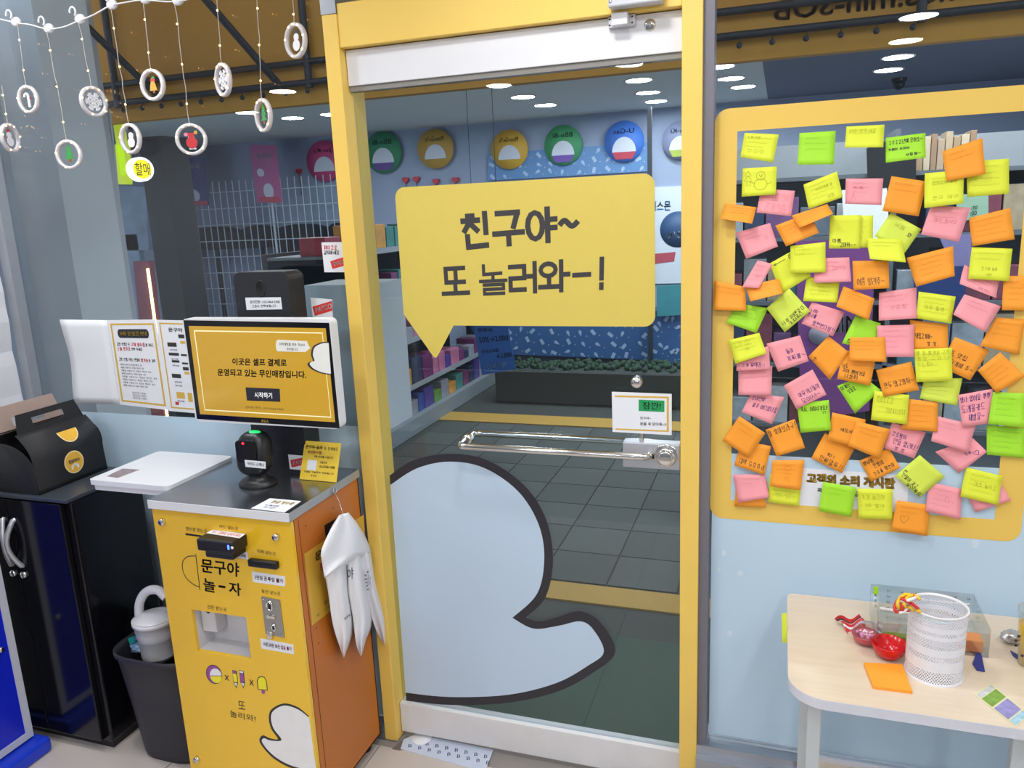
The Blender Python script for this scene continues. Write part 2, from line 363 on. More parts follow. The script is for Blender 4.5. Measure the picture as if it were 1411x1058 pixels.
# ---- window 2 (right of the door)
w2 = thing('window_2', 'large shop window right of the door with frosted lower half', 'window', (.6, GLASS_Y, zs)); w2['kind'] = 'structure'
bx('glass_pane', (-.157, GLASS_Y, zs+.001), (2.29, GLASS_Y+.008, 2.495), GLASS, w2)
bx('frosted_film', (-.153, GLASS_Y-.0012, zs+.012), (2.28, GLASS_Y-.0002, 1.012), FILM, w2)
ch = MB()
for px, py, r in ((997, 762, .008), (1020, 790, .01), (990, 785, .006), (1345, 748, .012), (1005, 873, .009)):
    p = at(px, py, y=GLASS_Y-.0013); ch.slab([(p.x+r*math.cos(a)*random.uniform(.6, 1), p.y, p.z+r*1.3*math.sin(a)*random.uniform(.6, 1)) for a in [i*.7 for i in range(9)]], (0, -.0002, 0))
ch.build('film_bubble', mat('film_bubble', 'CFE0EE', .4), w2)

# ---- the glass door
d1 = thing('door_1', 'framed glass door with white rails and steel pull bar', 'door', (-.67, .04, 0)); d1['kind'] = 'structure'
DX0, DX1 = -1.1165, -.2310
zt0, zt1 = at(479.5, 119, y=.03).z, at(475.3, 69.7, y=.03).z
zb0, zb1 = .018, at(553.6, 969, y=.03).z
bx('top_rail', (DX0, .03, zt0), (DX1, .07, zt1), WHT, d1, .0015)
bx('rail_gasket', (DX0, .036, zt0-.014), (DX1, .062, zt0-.0002), mat('grey_rubber', '8A8782', .6), d1)
bx('bottom_rail', (DX0, .03, zb0), (DX1, .07, zb1), WHTDIRTY, d1, .0015)
bx('glass_pane', (DX0+.004, GLASS_Y, zb1+.0002), (DX1-.004, GLASS_Y+.010, zt0-.0142), GLASS, d1)
# keyed cylinder on the top rail
kc = at(895.5, 34.5, y=.03)
k = MB().lathe([(.0001, -.004), (.010, -.004), (.0135, -.002), (.014, 0)], kc, 'y', 24).build('lock_cylinder', CHROME, d1)
MB().box((kc.x-.009, kc.y-.0075, kc.z-.002), (kc.x+.009, kc.y-.0042, kc.z+.002)).build('thumb_turn', CHROME, k)
# pull bars inside and outside
zh = at(760, 622, y=-.025).z
xl, xr = at(632, 615, y=-.025).x, at(893, 630, y=-.025).x
def bar(y0, y1, name):
    s = 1 if y1 > y0 else -1; P = [(xl, y0, zh), (xl, y1-s*.02, zh)]
    P += [(xl+.02-.02*math.cos(a), y1-s*.02+s*.02*math.sin(a), zh) for a in [i*math.pi/12 for i in range(1, 7)]]
    P += [(xr-.02+.02*math.sin(a), y1-s*.02+s*.02*math.cos(a), zh) for a in [i*math.pi/12 for i in range(0, 7)]]
    P += [(xr, y0, zh)]
    b = MB().tube(P, .0095, 16).build(name, CHROME, d1)
    for x in (xl, xr): MB().lathe([(.0001, -.012), (.013, -.012), (.015, 0)], (x, y0, zh), 'y', 20).build('bar_mount', CHROME, b)
bar(.0449, -.025, 'pull_bar'); bar(.0551, .105, 'outside_pull_bar')
# lock case across the stile
q = pq([(857, 607), (937, 613), (937, 650), (859, 640)], 0, y=.0)
px0, px1 = q[0].x, DX1; pz0, pz1 = at(900, 645, y=.012).z, at(900, 610, y=.012).z
lk = bx('lock_case', (px0, .006, pz0), (px1, .0449, pz1), mat('satin_alloy', 'B9BCC4', .35, .5, var=.04), d1, .003)
bx('lock_slot', (px0+.012, .0045, (pz0+pz1)/2-.006), (px0+.085, .0062, (pz0+pz1)/2+.004), BLK, lk)
kb = at(917, 631, y=-.01)
MB().lathe([(.0001, -.024), (.0155, -.024), (.0165, -.0235), (.0175, -.0225), (.0178, -.021), (.0178, -.011), (.018, -.0105), (.0225, -.0102), (.0238, -.0095), (.024, -.008), (.024, 0)], (kb.x, .006, kb.z), 'y', 28).build('lock_knob', CHROME, lk)
MB().lathe([(.026, -.001), (.029, -.004), (.032, 0)], (kb.x, .006, kb.z), 'y', 28).build('knob_collar', CHROME, lk)
# steel button above the small sign
kp = at(877, 527, y=.02)
MB().lathe([(.0001, -.03), (.012, -.03), (.0155, -.024), (.0155, -.006), (.010, 0), (.010, .004)], (kp.x, .0449, kp.z), 'y', 24).build('glass_button', CHROME, d1)
kp2 = at(884, 602, y=.03)
MB().tube([(kp2.x, .03, kp2.z+.02), (kp2.x, .03, kp2.z-.02)], .006, 10).build('sign_rod', CHROME, d1)

# ---- door closer / contact on the head
t = thing('door_closer', 'silver grey closer housing screwed to the yellow beam', 'door closer', at(915, 0, y=-.01))
a, b = at(838, 11, y=-.03), at(912, -30, y=-.03)
bb = bx('housing', (a.x, -.035, a.z), (b.x, .0035, a.z+.07), mat('silver_plastic', 'C9CBD2', .35, .1), t, .004)
for dx in (.006, ): MB().lathe([(.0001, -.002), (.0035, -.002), (.004, 0)], (a.x+dx, -.035, a.z+.012), 'y', 10).build('screw', CHROME, bb)
t = thing('magnetic_contact', 'small grey magnetic contact screwed to the white door rail', 'door sensor', at(857, 30, y=.02))
c0, c1 = at(838, 39, y=.015), at(875, 18, y=.015)
bb = bx('mounting_plate', (c0.x, .018, c0.z), (c1.x, .0298, c1.z), mat('silver_plastic', 'C9CBD2', .35, .1), t, .002)
e0, e1 = at(843, 36, y=.0), at(865, 16, y=.0)
bx('sensor_block', (e0.x, -.006, e0.z), (e1.x, .0179, e1.z), WHT, t, .002)
for px, py in ((840, 26.5), (840, 35), (871, 22.5), (871, 31)):
    p = at(px, py, y=.0178); MB().lathe([(.0001, -.0012), (.002, -.0012), (.0022, 0)], (p.x, .0178, p.z), 'y', 8).build('screw', INK, bb)

# ------------------------------------------------------------------ stickers on the door
DG = GLASS_Y-.0002
def outline(mb, pts, th, off=0., y=DG): return px_slab(mb, pts, th, off, y=y)
# speech bubble
t = thing('speech_bubble_sticker', 'big yellow speech bubble sticker with bold black writing on the door glass', 'sticker', at(720, 450, y=DG))
A, B, Cc, D = at(543, 258, y=DG), at(902, 246, y=DG), at(903, 450, y=DG), at(552, 432, y=DG)
x0, x1, z1, z0 = (A.x+at(555,400,y=DG).x)/2, (B.x+Cc.x)/2, (A.z+B.z)/2+.006, Cc.z
r_ = .028
P = arcpts(x1-r_, z1-r_, r_, 0, math.pi/2, 6) + arcpts(x0+r_, z1-r_, r_, math.pi/2, math.pi, 6)
tl, tip, tr = at(559, 433, y=DG), at(600, 493, y=DG), at(625, 447, y=DG)
P += [(x0, tl.z)] + [(tip.x-.006, tip.z+.004), (tip.x, tip.z), (tip.x+.007, tip.z+.005)] + [(tr.x, z0)] + arcpts(x1-r_, z0+r_, r_, -math.pi/2, 0, 6)
MB().slab([(x, DG, z) for x, z in P], (0, -.0008, 0)).build('bubble', mat('yellow_vinyl', 'DAC45C', .5, var=.03), t)
LT = mat('charcoal_vinyl', '3B393B', .5, var=.02)
bars_on(MB(), '친구야~', quad_fn(pq([(633, 293), (801, 281), (801, 331), (638, 345)], .0011, y=DG)), 0, 0, 1, 1, .15, [1, 1.02, .98, .72]).build('lettering', LT, t)
bars_on(MB(), '또 놀러와-!', quad_fn(pq([(606, 368), (838, 353), (837, 400), (609, 410)], .0011, y=DG)), 0, 0, 1, 1, .145, [.95, .3, .95, .95, 1.05, .72, .34]).build('lettering', LT, t)
# large pale decal with a dark rim, rounded with a tail
def decal(name, label, rim, fill, axis, off, frame, mats, cat='sticker'):
    t = thing(name, label, cat, sum(pq(rim, 0, **axis), Vector())/len(rim))
    px_slab(MB(), rim, .0006, off, **axis).build('rim', mats[0], t)
    px_slab(MB(), fill, .0006, off+.0008, **axis).build('face', mats[1], t)
    return t
rim = [(537, 655)] + [tuple(p) for p in spline([(537, 655), (570, 634), (620, 625), (672, 634), (722, 668), (752, 714), (762, 770), (752, 822), (724, 851)], 6)][1:] + \
      [tuple(p) for p in spline([(724, 851), (745, 856), (768, 850), (800, 842), (828, 858), (848, 898), (818, 926), (770, 952), (700, 968), (620, 971), (560, 965)], 6)]
fil = [(538, 668)] + [tuple(p) for p in spline([(538, 668), (575, 645), (620, 636), (668, 645), (714, 677), (742, 722), (750, 770), (740, 818), (706, 851)], 6)][1:] + \
      [tuple(p) for p in spline([(706, 851), (735, 866), (770, 862), (800, 856), (818, 868), (832, 898), (810, 917), (766, 941), (700, 957), (620, 960), (559, 954)], 6)]
BIRD = mat('pale_blue_vinyl', 'BDD1E6', .5, var=.03, scale=4)
decal('rounded_door_sticker', 'large blank pale blue sticker with black rim on the lower door glass', rim, fil, {'y': DG}, 0, None, (mat('black_vinyl', '2A2830', .5), BIRD))
# small card sign on the lock rod
t = thing('door_notice_card', 'small white card with green panel hanging above the door lock', 'sign', at(884, 596, y=.02))
CY = .020
px_slab(MB(), [(843, 540), (925.5, 543), (925.5, 599.5), (844, 595)], -.003, 0, y=CY).build('card', PAPER, t)
m = MB()
for q4 in ([(847, 544.5), (921.5, 546.5), (921.5, 548.8), (847, 546.8)], [(918.8, 548.8), (921.5, 548.8), (921.5, 595.2), (918.8, 595)], [(848, 590), (919, 593), (919, 595), (848, 592)]):
    px_slab(m, q4, .0002, .0002, y=CY)
m.build('border', mat('gold_print', 'D9B24A', .6), t)
m = px_slab(MB(), [(880, 550.5), (915.5, 552), (915.5, 567.5), (880, 566)], .0002, .0003, y=CY).build('green_panel', mat('green_print', '1E9A57', .6), t)
lines_px('lettering', INK, t, [('잠깐!', [(885, 553.5), (911, 554.5), (910, 564.5), (886, 563.5)], .012), ('친구야~', [(882, 574), (897, 574.5), (897, 578), (882, 577.5)], .01), ('문을 꼭 닫아줘~!!', [(882, 581.5), (918, 582.5), (918, 587), (882, 586)], .01)], .0007, y=CY)
# ------------------------------------------------------------------ message board on the right window
BY = GLASS_Y-.0014
bo = thing('message_board_frame', 'yellow vinyl frame with rounded corners stuck on the right window', 'board frame', (.2, BY, .84))
X0, X1, Z0, Z1 = -.1572, .5495, .8335, 1.8545
IX0, IX1, IZ0, IZ1 = -.1058, .4935, .8855, 1.8020
m = MB(); r_ = .032
out = rrect(X0, Z0, X1, Z1, r_, 6); inn = [(IX1, IZ1), (IX0, IZ1), (IX0, IZ0), (IX1, IZ0)]
n = 7
for kq in range(4):
    arc = out[kq*n:(kq+1)*n]; nxt = out[((kq+1) % 4)*n]
    m.slab([(x, BY, z) for x, z in arc] + [(inn[kq][0], BY, inn[kq][1])], (0, -.0006, 0))
    a, b = arc[-1], nxt
    m.slab([(a[0], BY, a[1]), (b[0], BY, b[1]), (inn[(kq+1) % 4][0], BY, inn[(kq+1) % 4][1]), (inn[kq][0], BY, inn[kq][1])], (0, -.0006, 0))
m.build('frame', mat('board_yellow_vinyl', 'EDC65C', .5, var=.03, scale=5), bo)
t = thing('board_title_sheet', 'white title sheet with gold lettering at the foot of the board', 'paper sheet', at(1160, 700, y=BY))
px_slab(MB(), [(1095, 644), (1252, 655), (1250, 706), (1092, 697)], .0003, .0002, y=BY).build('sheet', PAPER, t)
m = MB(); px_text(m, '고객의 소리 게시판', [(1111, 651), (1234, 658), (1234, 674.5), (1111, 666)], .0008, .085, y=BY); m.build('letter_outline', INK, t)
m = MB(); px_text(m, '고객의 소리 게시판', [(1111.4, 651.4), (1233.6, 658.4), (1233.4, 673.8), (1111.4, 665.4)], .0016, .045, y=BY); m.build('lettering', mat('gold_letter', 'E2B84A', .6), t)
m = MB(); px_text(m, '혹시', [(1126, 672), (1140, 673), (1140, 679), (1126, 678)], .0008, .02, y=BY); px_text(m, '요', [(1177, 677), (1183, 677.5), (1183, 684), (1177, 684)], .0008, .02, y=BY); m.build('small_print', INK, t)

# sticky notes: colour, zoom tile, corners TL TR BR BL (zoom coordinates), layer, curl, writing [(text, u0, v0, u1, v1, ink)], label
TILES = {1: (980, 160), 2: (1191, 160), 3: (980, 310), 4: (1191, 310), 5: (980, 450), 6: (1191, 450), 7: (980, 585), 8: (1191, 585)}
ZS = 6.4136
NC = {'Y': mat('lemon_note', 'E3EC3C', .65, var=.03), 'L': mat('pale_lime_note', 'D8EA52', .65, var=.03), 'G': mat('green_note', 'A6E42E', .65, var=.03),
      'O': mat('orange_note', 'FBA02C', .65, var=.03), 'P': mat('pink_note', 'F8A0A8', .65, var=.03)}
PEN = {'Y': mat('pencil_on_lemon', 'B4BC2E', .8), 'L': mat('pencil_on_lime', 'ABBB40', .8), 'G': mat('pencil_on_green', '86BC24', .8), 'O': mat('pencil_on_orange', 'DA8A22', .8), 'P': mat('pencil_on_pink', 'D88890', .8)}
N = [
 ('Y',1,[(295,148),(598,162),(548,410),(257,362)],0,.006,[('2학기반',.1,.1,.5,.2,'g'),('♡♡♡',.15,.6,.7,.76,'g')],'lemon note at the top left corner of the board with faint pencil lines'),
 ('G',1,[(780,150),(1100,130),(1085,425),(762,430)],0,.012,[],'bright green note second from the left in the top row'),
 ('Y',1,[(1195,92),(1533,75),(1521,275),(1182,278)],0,.012,[('피자 사주세요',.08,.15,.8,.32,'g')],'lemon note with curled foot, highest on the board'),
 ('G',2,[(190,192),(540,148),(545,365),(190,412)],0,.012,[('2022년에 오이소~',.08,.12,.95,.3,'k'),('카페이 사이버',.06,.45,.6,.55,'k'),('사랑해~',.5,.72,.9,.84,'k')],'green note with black handwriting, last in the top row'),
 ('O',2,[(688,312),(1045,190),(1072,512),(730,575)],1,.010,[('^  ^',.4,.3,.65,.4,'g')],'orange note tilted up, upper right above two lemon notes'),
 ('Y',2,[(905,400),(1280,375),(1280,685),(910,715)],0,.006,[],'lemon note half under the highest orange note on the right'),
 ('Y',1,[(278,462),(580,445),(572,692),(268,712)],1,.006,['snow'],'lemon note with a pen drawing of a snowman and a tree'),
 ('P',1,[(440,640),(740,660),(705,885),(400,852)],0,.008,[('표기',.3,.2,.9,.45,'g'),('제발',.2,.52,.9,.88,'g')],'pink note tucked under the snowman drawing'),
 ('Y',1,[(815,605),(1112,488),(1165,715),(862,822)],1,.006,[('스터디카페 옆',.3,.3,.8,.42,'g'),('비와',.6,.7,.8,.85,'g')],'lemon note tilted left, below the bright green top row note'),
 ('P',1,[(1190,552),(1521,550),(1505,785),(1183,775)],0,.006,[('학용',.2,.3,.5,.4,'g'),('△',.15,.55,.3,.85,'g')],'pink note under the curled highest lemon note'),
 ('O',2,[(240,530),(560,578),(480,885),(160,838)],1,.006,[],'orange note in second row beside the upper pink note'),
 ('Y',2,[(535,505),(885,475),(875,770),(530,812)],2,.012,[('편의점에 없는',.2,.25,.85,.34,'g'),('문구 많아',.2,.7,.9,.8,'g')],'lemon note overlapping the second row orange note'),
 ('P',2,[(590,785),(940,810),(835,1112),(500,1045)],1,.006,[('많이 파세요',.2,.4,.8,.5,'g')],'pink note tilted right, hanging beneath the overlapping lemon note'),
 ('O',2,[(925,900),(1290,810),(1330,1087),(955,1150)],0,.008,[],'orange note at the right, below the half hidden lemon note'),
 ('O',1,[(125,770),(400,805),(362,950),(80,905)],1,.022,[('~ ~',.3,.4,.7,.55,'g')],'orange note peeling off the upper left frame'),
 ('P',1,[(215,1030),(520,945),(590,1152),(310,1262)],0,.008,[('♡',.7,.4,.85,.6,'g')],'pink note below the orange one peeling off the left frame'),
 ('O',1,[(710,880),(1025,775),(1078,862),(780,988)],2,.020,[],'orange note with strongly rolled foot below the tilted lemon note'),
 ('O',1,[(565,968),(870,850),(952,1030),(662,1152)],1,.010,[],'orange note under the rolled orange note'),
 ('Y',1,[(1052,878),(1330,872),(1312,1170),(1040,1170)],1,.006,[('이쁨',.1,.7,.4,.82,'k'),('고마워~~',.35,.82,.9,.95,'k')],'lemon note with short black scrawl along its foot, row three'),
 ('Y',1,[(1150,890),(1433,875),(1428,1162),(1140,1160)],0,.004,[],'lemon note mostly hidden behind its twin in row three'),
 ('L',2,[(235,850),(505,1000),(355,1212),(90,1060)],0,.006,[('누나 많이',.3,.2,.6,.35,'g'),('와',.75,.3,.9,.45,'k')],'pale lime note turned like a diamond beside the tilted right pink note'),
 ('Y',4,[(20,115),(335,125),(368,330),(50,300)],2,.020,[],'lemon note with rolled foot over the pale lime diamond'),
 ('O',4,[(372,290),(785,185),(800,450),(460,545)],1,.010,[],'wide orange note over the blue poster on the right'),
 ('Y',4,[(950,195),(1310,210),(1280,497),(918,475)],1,.008,[('문구야 놀자',.3,.6,.7,.7,'g'),('굿',.4,.8,.6,.88,'g')],'lemon note low on the right, over a folded pink note'),
 ('P',4,[(885,350),(1195,490),(1165,645),(842,520)],0,.014,[('예쁜게많다',.5,.75,.85,.9,'g')],'pink note folded under the right hand lemon note'),
 ('O',4,[(1235,450),(1480,450),(1480,755),(1215,752)],1,.010,[],'orange note stuck on the right frame edge, upper of its column'),
 ('P',3,[(410,310),(548,345),(420,560),(272,548)],0,.018,[('가나',.4,.5,.7,.62,'g')],'narrow rolled pink note beside the left frame'),
 ('Y',3,[(515,340),(800,180),(880,450),(620,610)],0,.006,[('←',.06,.05,.5,.18,'k'),('여기',.55,.04,.75,.2,'k')],'lemon note with a black arrow, mostly under another lemon note'),
 ('O',3,[(300,535),(600,475),(632,605),(345,675)],2,.020,[],'small looking orange note rolled over the narrow pink one'),
 ('Y',3,[(700,185),(1010,150),(1012,418),(700,425)],2,.008,[('□',.1,.08,.42,.32,'g')],'lemon note with a pencilled rectangle'),
 ('P',3,[(905,295),(1220,285),(1238,500),(912,512)],1,.012,[('고마워요',.5,.35,.9,.5,'g')],'pink note beside the pencilled rectangle'),
 ('O',3,[(1248,318),(1568,310),(1575,558),(1258,575)],1,.010,[('여름 얼려주~',.1,.6,.9,.85,'k')],'orange note with slanted black words in row four'),
 ('O',3,[(30,492),(300,545),(310,758),(20,750)],1,.012,[],'orange note across the left frame in row four'),
 ('G',3,[(230,690),(502,735),(400,955),(132,862)],0,.008,[],'green note hanging from the left frame'),
 ('L',3,[(488,735),(690,560),(875,760),(650,948)],2,.006,[('너 이 귀여운걸 다',.1,.68,.95,.82,'k'),('가져줘!',.25,.84,.8,.95,'k')],'pale lime diamond note with black lines along its lower edge'),
 ('Y',3,[(845,450),(1135,500),(1115,685),(812,672)],0,.008,[],'lemon note under the pink note beside the pencilled rectangle'),
 ('P',3,[(890,680),(1180,770),(1075,985),(798,870)],1,.006,[('너희',.08,.25,.3,.4,'p'),('문구를',.05,.45,.32,.6,'p'),('응원한다잉!!',.28,.7,.98,.88,'p')],'pink note with purple cheer, tilted right'),
 ('O',3,[(1170,540),(1445,650),(1393,840),(1105,720)],2,.010,[],'orange note between the purple cheer note and the middle pink note'),
 ('P',4,[(130,598),(462,552),(465,825),(128,845)],0,.014,[('사랑행',.3,.5,.75,.65,'g')],'middle pink note with rolled head, right of an orange diamond'),
 ('Y',4,[(480,588),(808,632),(768,872),(460,825)],1,.006,[('자주 올께',.2,.45,.75,.6,'g')],'lemon note just below the portrait poster'),
 ('P',4,[(885,612),(1212,718),(1068,950),(785,790)],2,.010,[],'pink note with a crease, right of the lemon note under the portrait poster'),
 ('O',4,[(1165,815),(1425,835),(1370,1148),(1020,1068)],0,.006,[],'large orange note on the right frame below the creased pink note'),
 ('G',3,[(1275,800),(1500,870),(1470,1110),(1155,1045)],0,.006,[('전',.1,.8,.2,.92,'k')],'green note mostly hidden in the middle of the board'),
 ('P',4,[(112,888),(440,880),(438,1168),(115,1165)],1,.008,[],'square pink note hanging straight in the middle of the board'),
 ('O',6,[(-128,95),(183,92),(195,312),(-130,300)],2,.012,[],'orange note with curled foot left of the square pink note'),
 ('O',6,[(400,-60),(738,-20),(738,210),(440,210)],0,.006,[('냉물고기야~',.1,.42,.6,.6,'k'),('ㅠ.ㅠ.',.4,.68,.75,.85,'k')],'orange note with a black crying face, right of the square pink note'),
 ('O',6,[(800,90),(1108,210),(935,475),(660,350)],0,.006,[('또 맛집',.1,.4,.62,.55,'k'),('되게해 주~',.2,.65,.95,.8,'k')],'orange note with two black lines, tilted right'),
 ('O',6,[(1000,385),(1200,225),(1425,440),(1170,588)],1,.006,[],'orange diamond note on the right frame'),
 ('Y',5,[(150,120),(425,55),(488,238),(212,330)],2,.010,[('미소',.15,.12,.7,.4,'g'),('ㅎ',.4,.5,.6,.6,'g')],'lemon note tilted left on the left frame, lower half'),
 ('P',5,[(230,250),(510,170),(520,380),(222,392)],1,.006,[('그게 뭘메기',.15,.62,.75,.78,'p'),('FeeTT',.6,.74,.88,.88,'p')],'pink note with purple words under the tilted lemon note'),
 ('P',5,[(240,380),(540,345),(530,608),(240,603)],0,.010,[],'plain pink note below the one under the tilted lemon note'),
 ('P',5,[(488,150),(785,78),(862,305),(592,398)],1,.006,[('돌이',.45,.36,.68,.52,'p'),('끼찌볼',.4,.6,.85,.78,'p'),('\\',.86,.66,.98,.74,'k')],'pink note with two purple words and a stroke toward the orange diamond'),
 ('O',5,[(858,265),(1035,82),(1215,225),(1050,472)],0,.006,[('→',.0,.1,.2,.3,'k')],'orange diamond note with a tiny black arrow'),
 ('O',5,[(1170,205),(1460,260),(1405,522),(1112,460)],1,.006,[('나도',.08,.45,.25,.58,'k'),('귀여 햄버거요',.1,.6,.8,.74,'k'),('나눔줘',.2,.76,.6,.9,'k')],'orange note with three black lines right of the arrow diamond'),
 ('P',5,[(640,522),(895,378),(1020,600),(755,730)],0,.008,[('아무거나들이',.25,.5,.95,.68,'p'),('모여서~',.25,.76,.9,.92,'p')],'pink note tilted left with purple lines above the lone green note'),
 ('P',5,[(350,590),(648,622),(535,862),(268,755)],0,.006,[('신라면이',.1,.1,.5,.28,'p'),('꿀꾸 어디있나요',.2,.42,.98,.6,'p')],'pink note with purple lines below the plain pink note'),
 ('O',6,[(103,385),(415,308),(485,560),(170,620)],1,.006,[('만두 많고와줘~',.1,.52,.95,.72,'k')],'orange note with one bold black line right of centre'),
 ('Y',6,[(440,200),(775,185),(780,478),(460,490)],2,.008,[('말 잘 할게요 고르',.05,.06,.95,.18,'g'),('풀장 그거 나',.05,.24,.95,.36,'g'),('노노 힘노',.08,.4,.5,.52,'g')],'lemon note with three pencil lines beneath the crying face note'),
 ('L',6,[(530,460),(868,455),(818,698),(490,635)],0,.006,[],'pale lime note under the three line lemon note'),
 ('G',5,[(1112,525),(1330,430),(1498,560),(1270,768)],0,.006,[('이게는',.06,.06,.42,.2,'k'),('낫을로',.2,.25,.5,.4,'k')],'green diamond note with black words at its top corner'),
 ('Y',6,[(88,565),(398,605),(375,865),(58,825)],2,.006,[('merry',.1,.12,.6,.36,'g'),('christmas',.4,.5,.95,.68,'g')],'lemon note wishing merry christmas in pencil'),
 ('O',6,[(395,640),(650,665),(645,930),(325,905)],1,.006,[],'plain orange note right of the merry christmas note'),
 ('P',6,[(825,605),(1138,548),(1098,855),(870,890)],1,.006,[('봐나 있어요 뿌뿌',.05,.08,.95,.26,'p'),('도레올카드.',.05,.36,.9,.58,'p'),('제발요~',.25,.64,.85,.84,'p')],'pink note with three purple lines beside the green pair'),
 ('G',6,[(1138,575),(1430,590),(1430,895),(1095,860)],1,.012,[('~',.5,.15,.75,.25,'g')],'upper green note of the pair at the right frame'),
 ('G',6,[(1082,865),(1430,905),(1430,1163),(1082,1131)],0,.006,[],'lower green note of the pair at the right frame'),
 ('G',5,[(755,675),(1040,648),(1060,915),(790,938)],1,.006,[('혹시, 어피치가요?',.1,.16,.98,.32,'k'),('ㄱㄱ',.75,.36,.88,.44,'k')],'lone green note with black line above the dark part of the board'),
 ('O',7,[(248,-76),(480,75),(330,290),(100,140)],1,.006,[('.......',.1,.2,.8,.24,'g')],'orange diamond note over the left frame low down'),
 ('O',7,[(482,45),(738,-50),(830,205),(578,282)],0,.008,[('잘 찾아보라구!',.02,.06,.98,.28,'k')],'orange note with a black line along its head, tilted left'),
 ('O',7,[(270,140),(530,190),(470,445),(203,360)],0,.008,[('대박 Good',.1,.66,.98,.86,'k')],'orange note with words low down, under the left orange diamond'),
 ('O',7,[(1070,-108),(1365,-45),(1330,215),(1030,135)],1,.006,[('세모세',.3,.46,.7,.58,'k')],'orange note with one short word beside the lone green note'),
 ('O',8,[(-70,-30),(228,40),(135,305),(-148,185)],2,.006,[],'plain orange note overlapping the short word note'),
 ('O',7,[(1005,72),(1265,215),(1155,430),(885,295)],0,.006,[('헉!',.35,.55,.6,.7,'k'),('인싸말투!!',.2,.74,.95,.92,'k')],'orange note with an exclaimed line just above the title sheet'),
 ('P',8,[(245,-20),(545,70),(440,300),(175,205)],0,.006,[('코로짱이',.1,.3,.55,.46,'p'),('먼들 알려나!',.2,.52,.98,.72,'p'),('ㅠ.ㅠ',.3,.8,.65,.94,'p')],'pink note with purple crying face'),
 ('O',8,[(-45,320),(215,205),(318,380),(60,505)],0,.006,[('생닝방',.05,.1,.4,.28,'k'),('문방이',.3,.35,.65,.55,'k'),('Dai 양눈이',.2,.66,.9,.84,'k')],'orange note with slanted black lines below the purple crying face note'),
 ('P',8,[(640,-76),(985,5),(920,245),(590,145)],1,.008,[],'plain pink note over a pink heart note'),
 ('P',8,[(625,240),(960,120),(1085,240),(838,430)],0,.006,[('크림',.5,.5,.7,.64,'p'),('♡',.68,.62,.9,.9,'p')],'pink diamond note with a drawn heart'),
 ('L',8,[(490,268),(712,460),(490,645),(272,455)],1,.006,[('헌,',.05,.62,.2,.74,'k'),('선물이 갖고',.1,.74,.72,.86,'k'),('싶어용요',.4,.87,.98,.98,'k')],'pale lime diamond note with black lines beside the title sheet'),
 ('P',7,[(192,440),(470,440),(515,645),(240,690)],1,.008,[],'pale pink note at the bottom left of the board'),
 ('O',7,[(225,470),(495,500),(478,732),(205,720)],0,.006,[],'orange note peeping out under the bottom left pink note'),
 ('O',7,[(540,315),(825,312),(790,580),(520,545)],1,.010,[('옻',.35,.2,.7,.75,'g')],'orange note with a pencil figure at the bottom left'),
 ('Y',7,[(520,440),(800,480),(775,720),(495,685)],0,.006,[('ㅠㅠ',.2,.6,.8,.8,'g')],'lemon note below the pencil figure note'),
 ('G',7,[(990,505),(1285,555),(1238,815),(950,762)],2,.006,[],'green note over the title sheet'),
 ('Y',7,[(1290,565),(1603,570),(1600,838),(1303,832)],1,.006,[('가게 놀러와',.1,.2,.8,.34,'g'),('너무 좋아',.1,.5,.8,.62,'g')],'lemon note beside the green one over the title sheet'),
 ('O',8,[(288,668),(578,710),(555,985),(238,935)],2,.006,[('♡',.15,.42,.5,.75,'k2')],'orange note with a pencilled heart at the bottom edge'),
 ('P',8,[(570,505),(865,570),(850,840),(542,765)],1,.008,[('□',.52,.4,.66,.54,'g')],'pink note at the bottom edge right of the pencilled heart'),
 ('Y',8,[(900,375),(1222,455),(1185,712),(848,635)],1,.008,[('야호 놀자고',.3,.4,.9,.55,'g')],'lemon note at the bottom right over a pink note'),
 ('P',8,[(880,580),(1200,500),(1295,668),(985,775)],0,.006,[],'pink note under the bottom right lemon note'),
]
random.seed(11)
